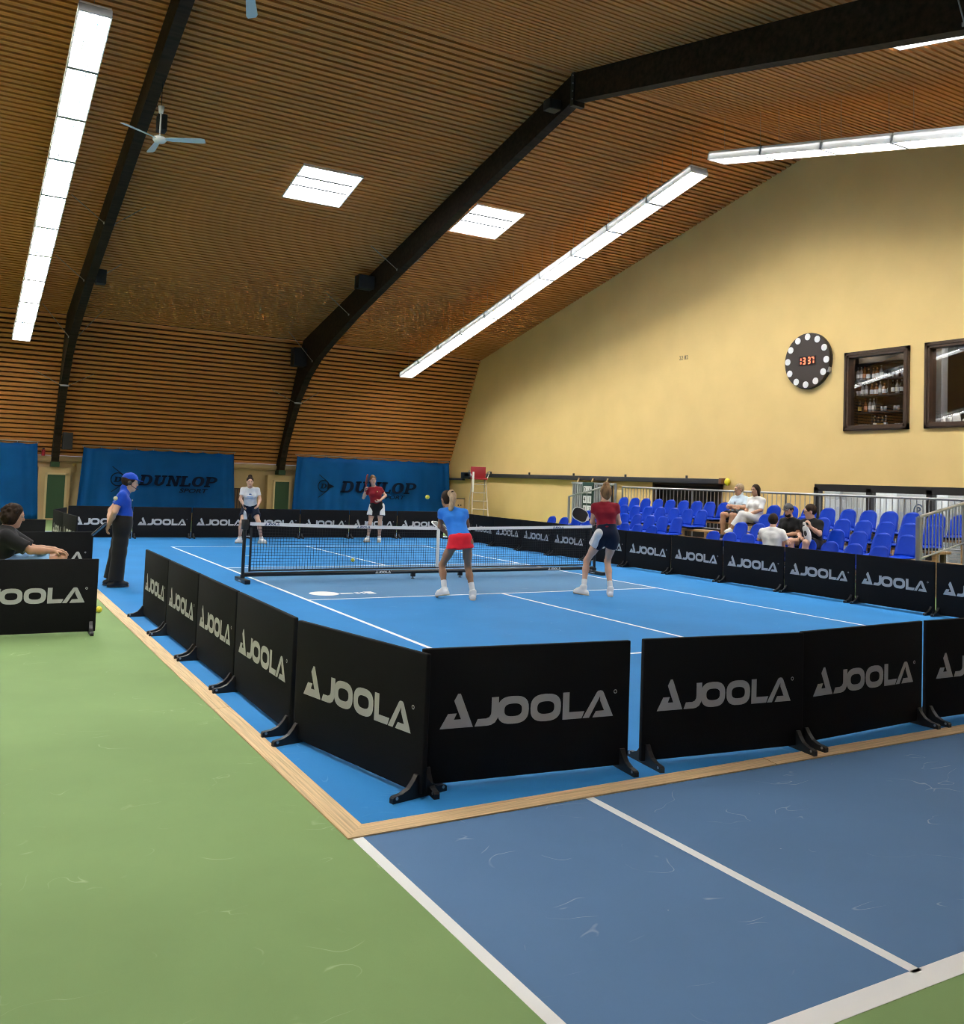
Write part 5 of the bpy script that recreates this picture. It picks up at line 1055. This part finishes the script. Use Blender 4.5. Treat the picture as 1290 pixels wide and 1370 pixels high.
person('person in white blouse and white trousers with crossed legs in the back row', (SX(4),.42,PZ[3]), PI,
    sit(look=(1,.0,-.05), elL=(.05,.21,.27), elR=(.05,-.21,.27), wrL=(.24,.03,.17), wrR=(.24,-.05,.17), knL=(.40,.0,.16), anL=(.56,-.17,-.18), toeL=(.72,-.19,-.25), heelL=(.50,-.17,-.28), knR=(.40,-.02,.06), anR=(.36,-.06,-.32), toeR=(.52,-.08,-.39), heelR=(.30,-.06,-.41)),
    SK_MID, dict(mat=HR_BROWN, style='long'), dict(m=C_WHITE, hem=(0,0,.09), sleeve=.92, e=.016), dict(m=C_WHITE, waist=(0,0,.19), len=1.72, e=.014, flare=.01, name='trousers'), dict(m=M_shoe, sole=M_sole), None, .010, .95, .95, True)
person('person in black T-shirt with glasses holding a white bag in the second row', (SX(2),-2.22,PZ[1]), PI,
    sit(look=(1,-.95,-.22), lean=.05, knee=(.40,.03), foot=-.40, elR=(.04,-.27,.27), elL=(.12,.26,.30), wrL=(.31,.22,.42), wrR=(.27,-.05,.22), handL=((.4,.1,.6),(.3,-.8,0),1.0,1), handR=((.5,.8,0),(0,0,-1),.6,-1), knL=(.40,.20,.14), knR=(.40,-.14,.14)),
    SK_FAIR, dict(mat=HR_BROWN, style='short'), dict(m=C_BLACK, hem=(0,0,.06), sleeve=.72, e=.024, prints=[((.15,.05,.42),((.008,0,0),(0,.012,0),(0,0,.022)),C_WHITE)]), dict(m=C_BLACK, waist=(0,0,.17), len=.66, e=.02, flare=.015), dict(m=M_shoe, sole=M_sole), None, .010, 1.08, 1.05, extras=glasses_extra)
def bag():
    t = thing('white_bag', 'crumpled white bag with black print held by the person with glasses', 'bag', (SX(2)-.36,-2.42,PZ[1]+.27), PI)
    obj('bag_body', sdf_mesh('bag_body', [EL((0,0,0),((.05,0,0),(0,.07,.02),(0,-.06,.14)),.02), EL((.01,-.05,.12),((.04,0,0),(0,.05,0),(0,0,.05)),.03), RC((0,-.06,.15),(0,-.08,.21),.02,.028,.02)], .008, C_WHITE), t)
    MB().ellipsoid((.045,-.01,.03),(.01,0,0),(0,.03,.02),(0,-.02,.05)).build('print', M_dark, t); MB().ellipsoid((.02,-.07,.17),(.025,0,0),(0,.028,0),(0,0,.018)).build('cord', M_dark, t)
bag()
person('person in dark shirt and grey cap with beard in the second row', (SX(2),-1.74,PZ[1]), PI,
    sit(look=(1,.30,-.25), lean=.08, elL=(.10,.24,.27), elR=(.10,-.24,.27), wrL=(.32,.12,.24), wrR=(.32,-.12,.24)), SK_MID, dict(mat=HR_BROWN, style='short', cap=mat('cap_grey',(.06,.06,.065),.8)), dict(m=C_BLACK, hem=(0,0,.06), sleeve=.72, e=.02), dict(m=C_BLACK, waist=(0,0,.17), len=.8, e=.02), dict(m=M_blackshoe, sole=M_sole), None, .010, 1.0, .98,
    extras=lambda R0, J, f, s, u, hc: obj('beard', sdf_mesh('beard', [EL(hc+f*.045-u*.085, (f*.06, s*.058, u*.05), .02), SUB(EL(hc+f*.1-u*.035, (f*.05, s*.05, u*.045), .01))], .007, HR_BROWN), R0))
person('person in white T-shirt turned away towards the others in the front row', (SX(1)-.04,-1.90,PZ[0]), .35,
    sit(look=(1,.15,.05), lean=.02, elL=(.10,.30,.33), wrL=(.32,.24,.30), elR=(.02,-.28,.30), wrR=(.2,-.25,.28), hipL=(-.04,.09,.085), knL=(-.14,.44,.14), anL=(-.36,.72,.08), toeL=(-.42,.86,.14), heelL=(-.42,.76,.03), knR=(.06,.34,.13), anR=(-.02,.48,-.3), toeR=(.0,.63,-.38), heelR=(-.03,.42,-.42)),
    SK_FAIR, dict(mat=HR_BROWN, style='short'), dict(m=C_WHITE, hem=(0,0,.04), sleeve=.72, e=.024, prints=[((-.03,.262,.44),((.02,0,0),(0,.012,0),(0,0,.025)),M_dark)]), dict(m=C_BLACK, waist=(0,0,.16), len=.6, e=.02), dict(m=M_shoe, sole=M_sole), dict(m=C_WHITE, len=.05), .010, .95, 1.0)
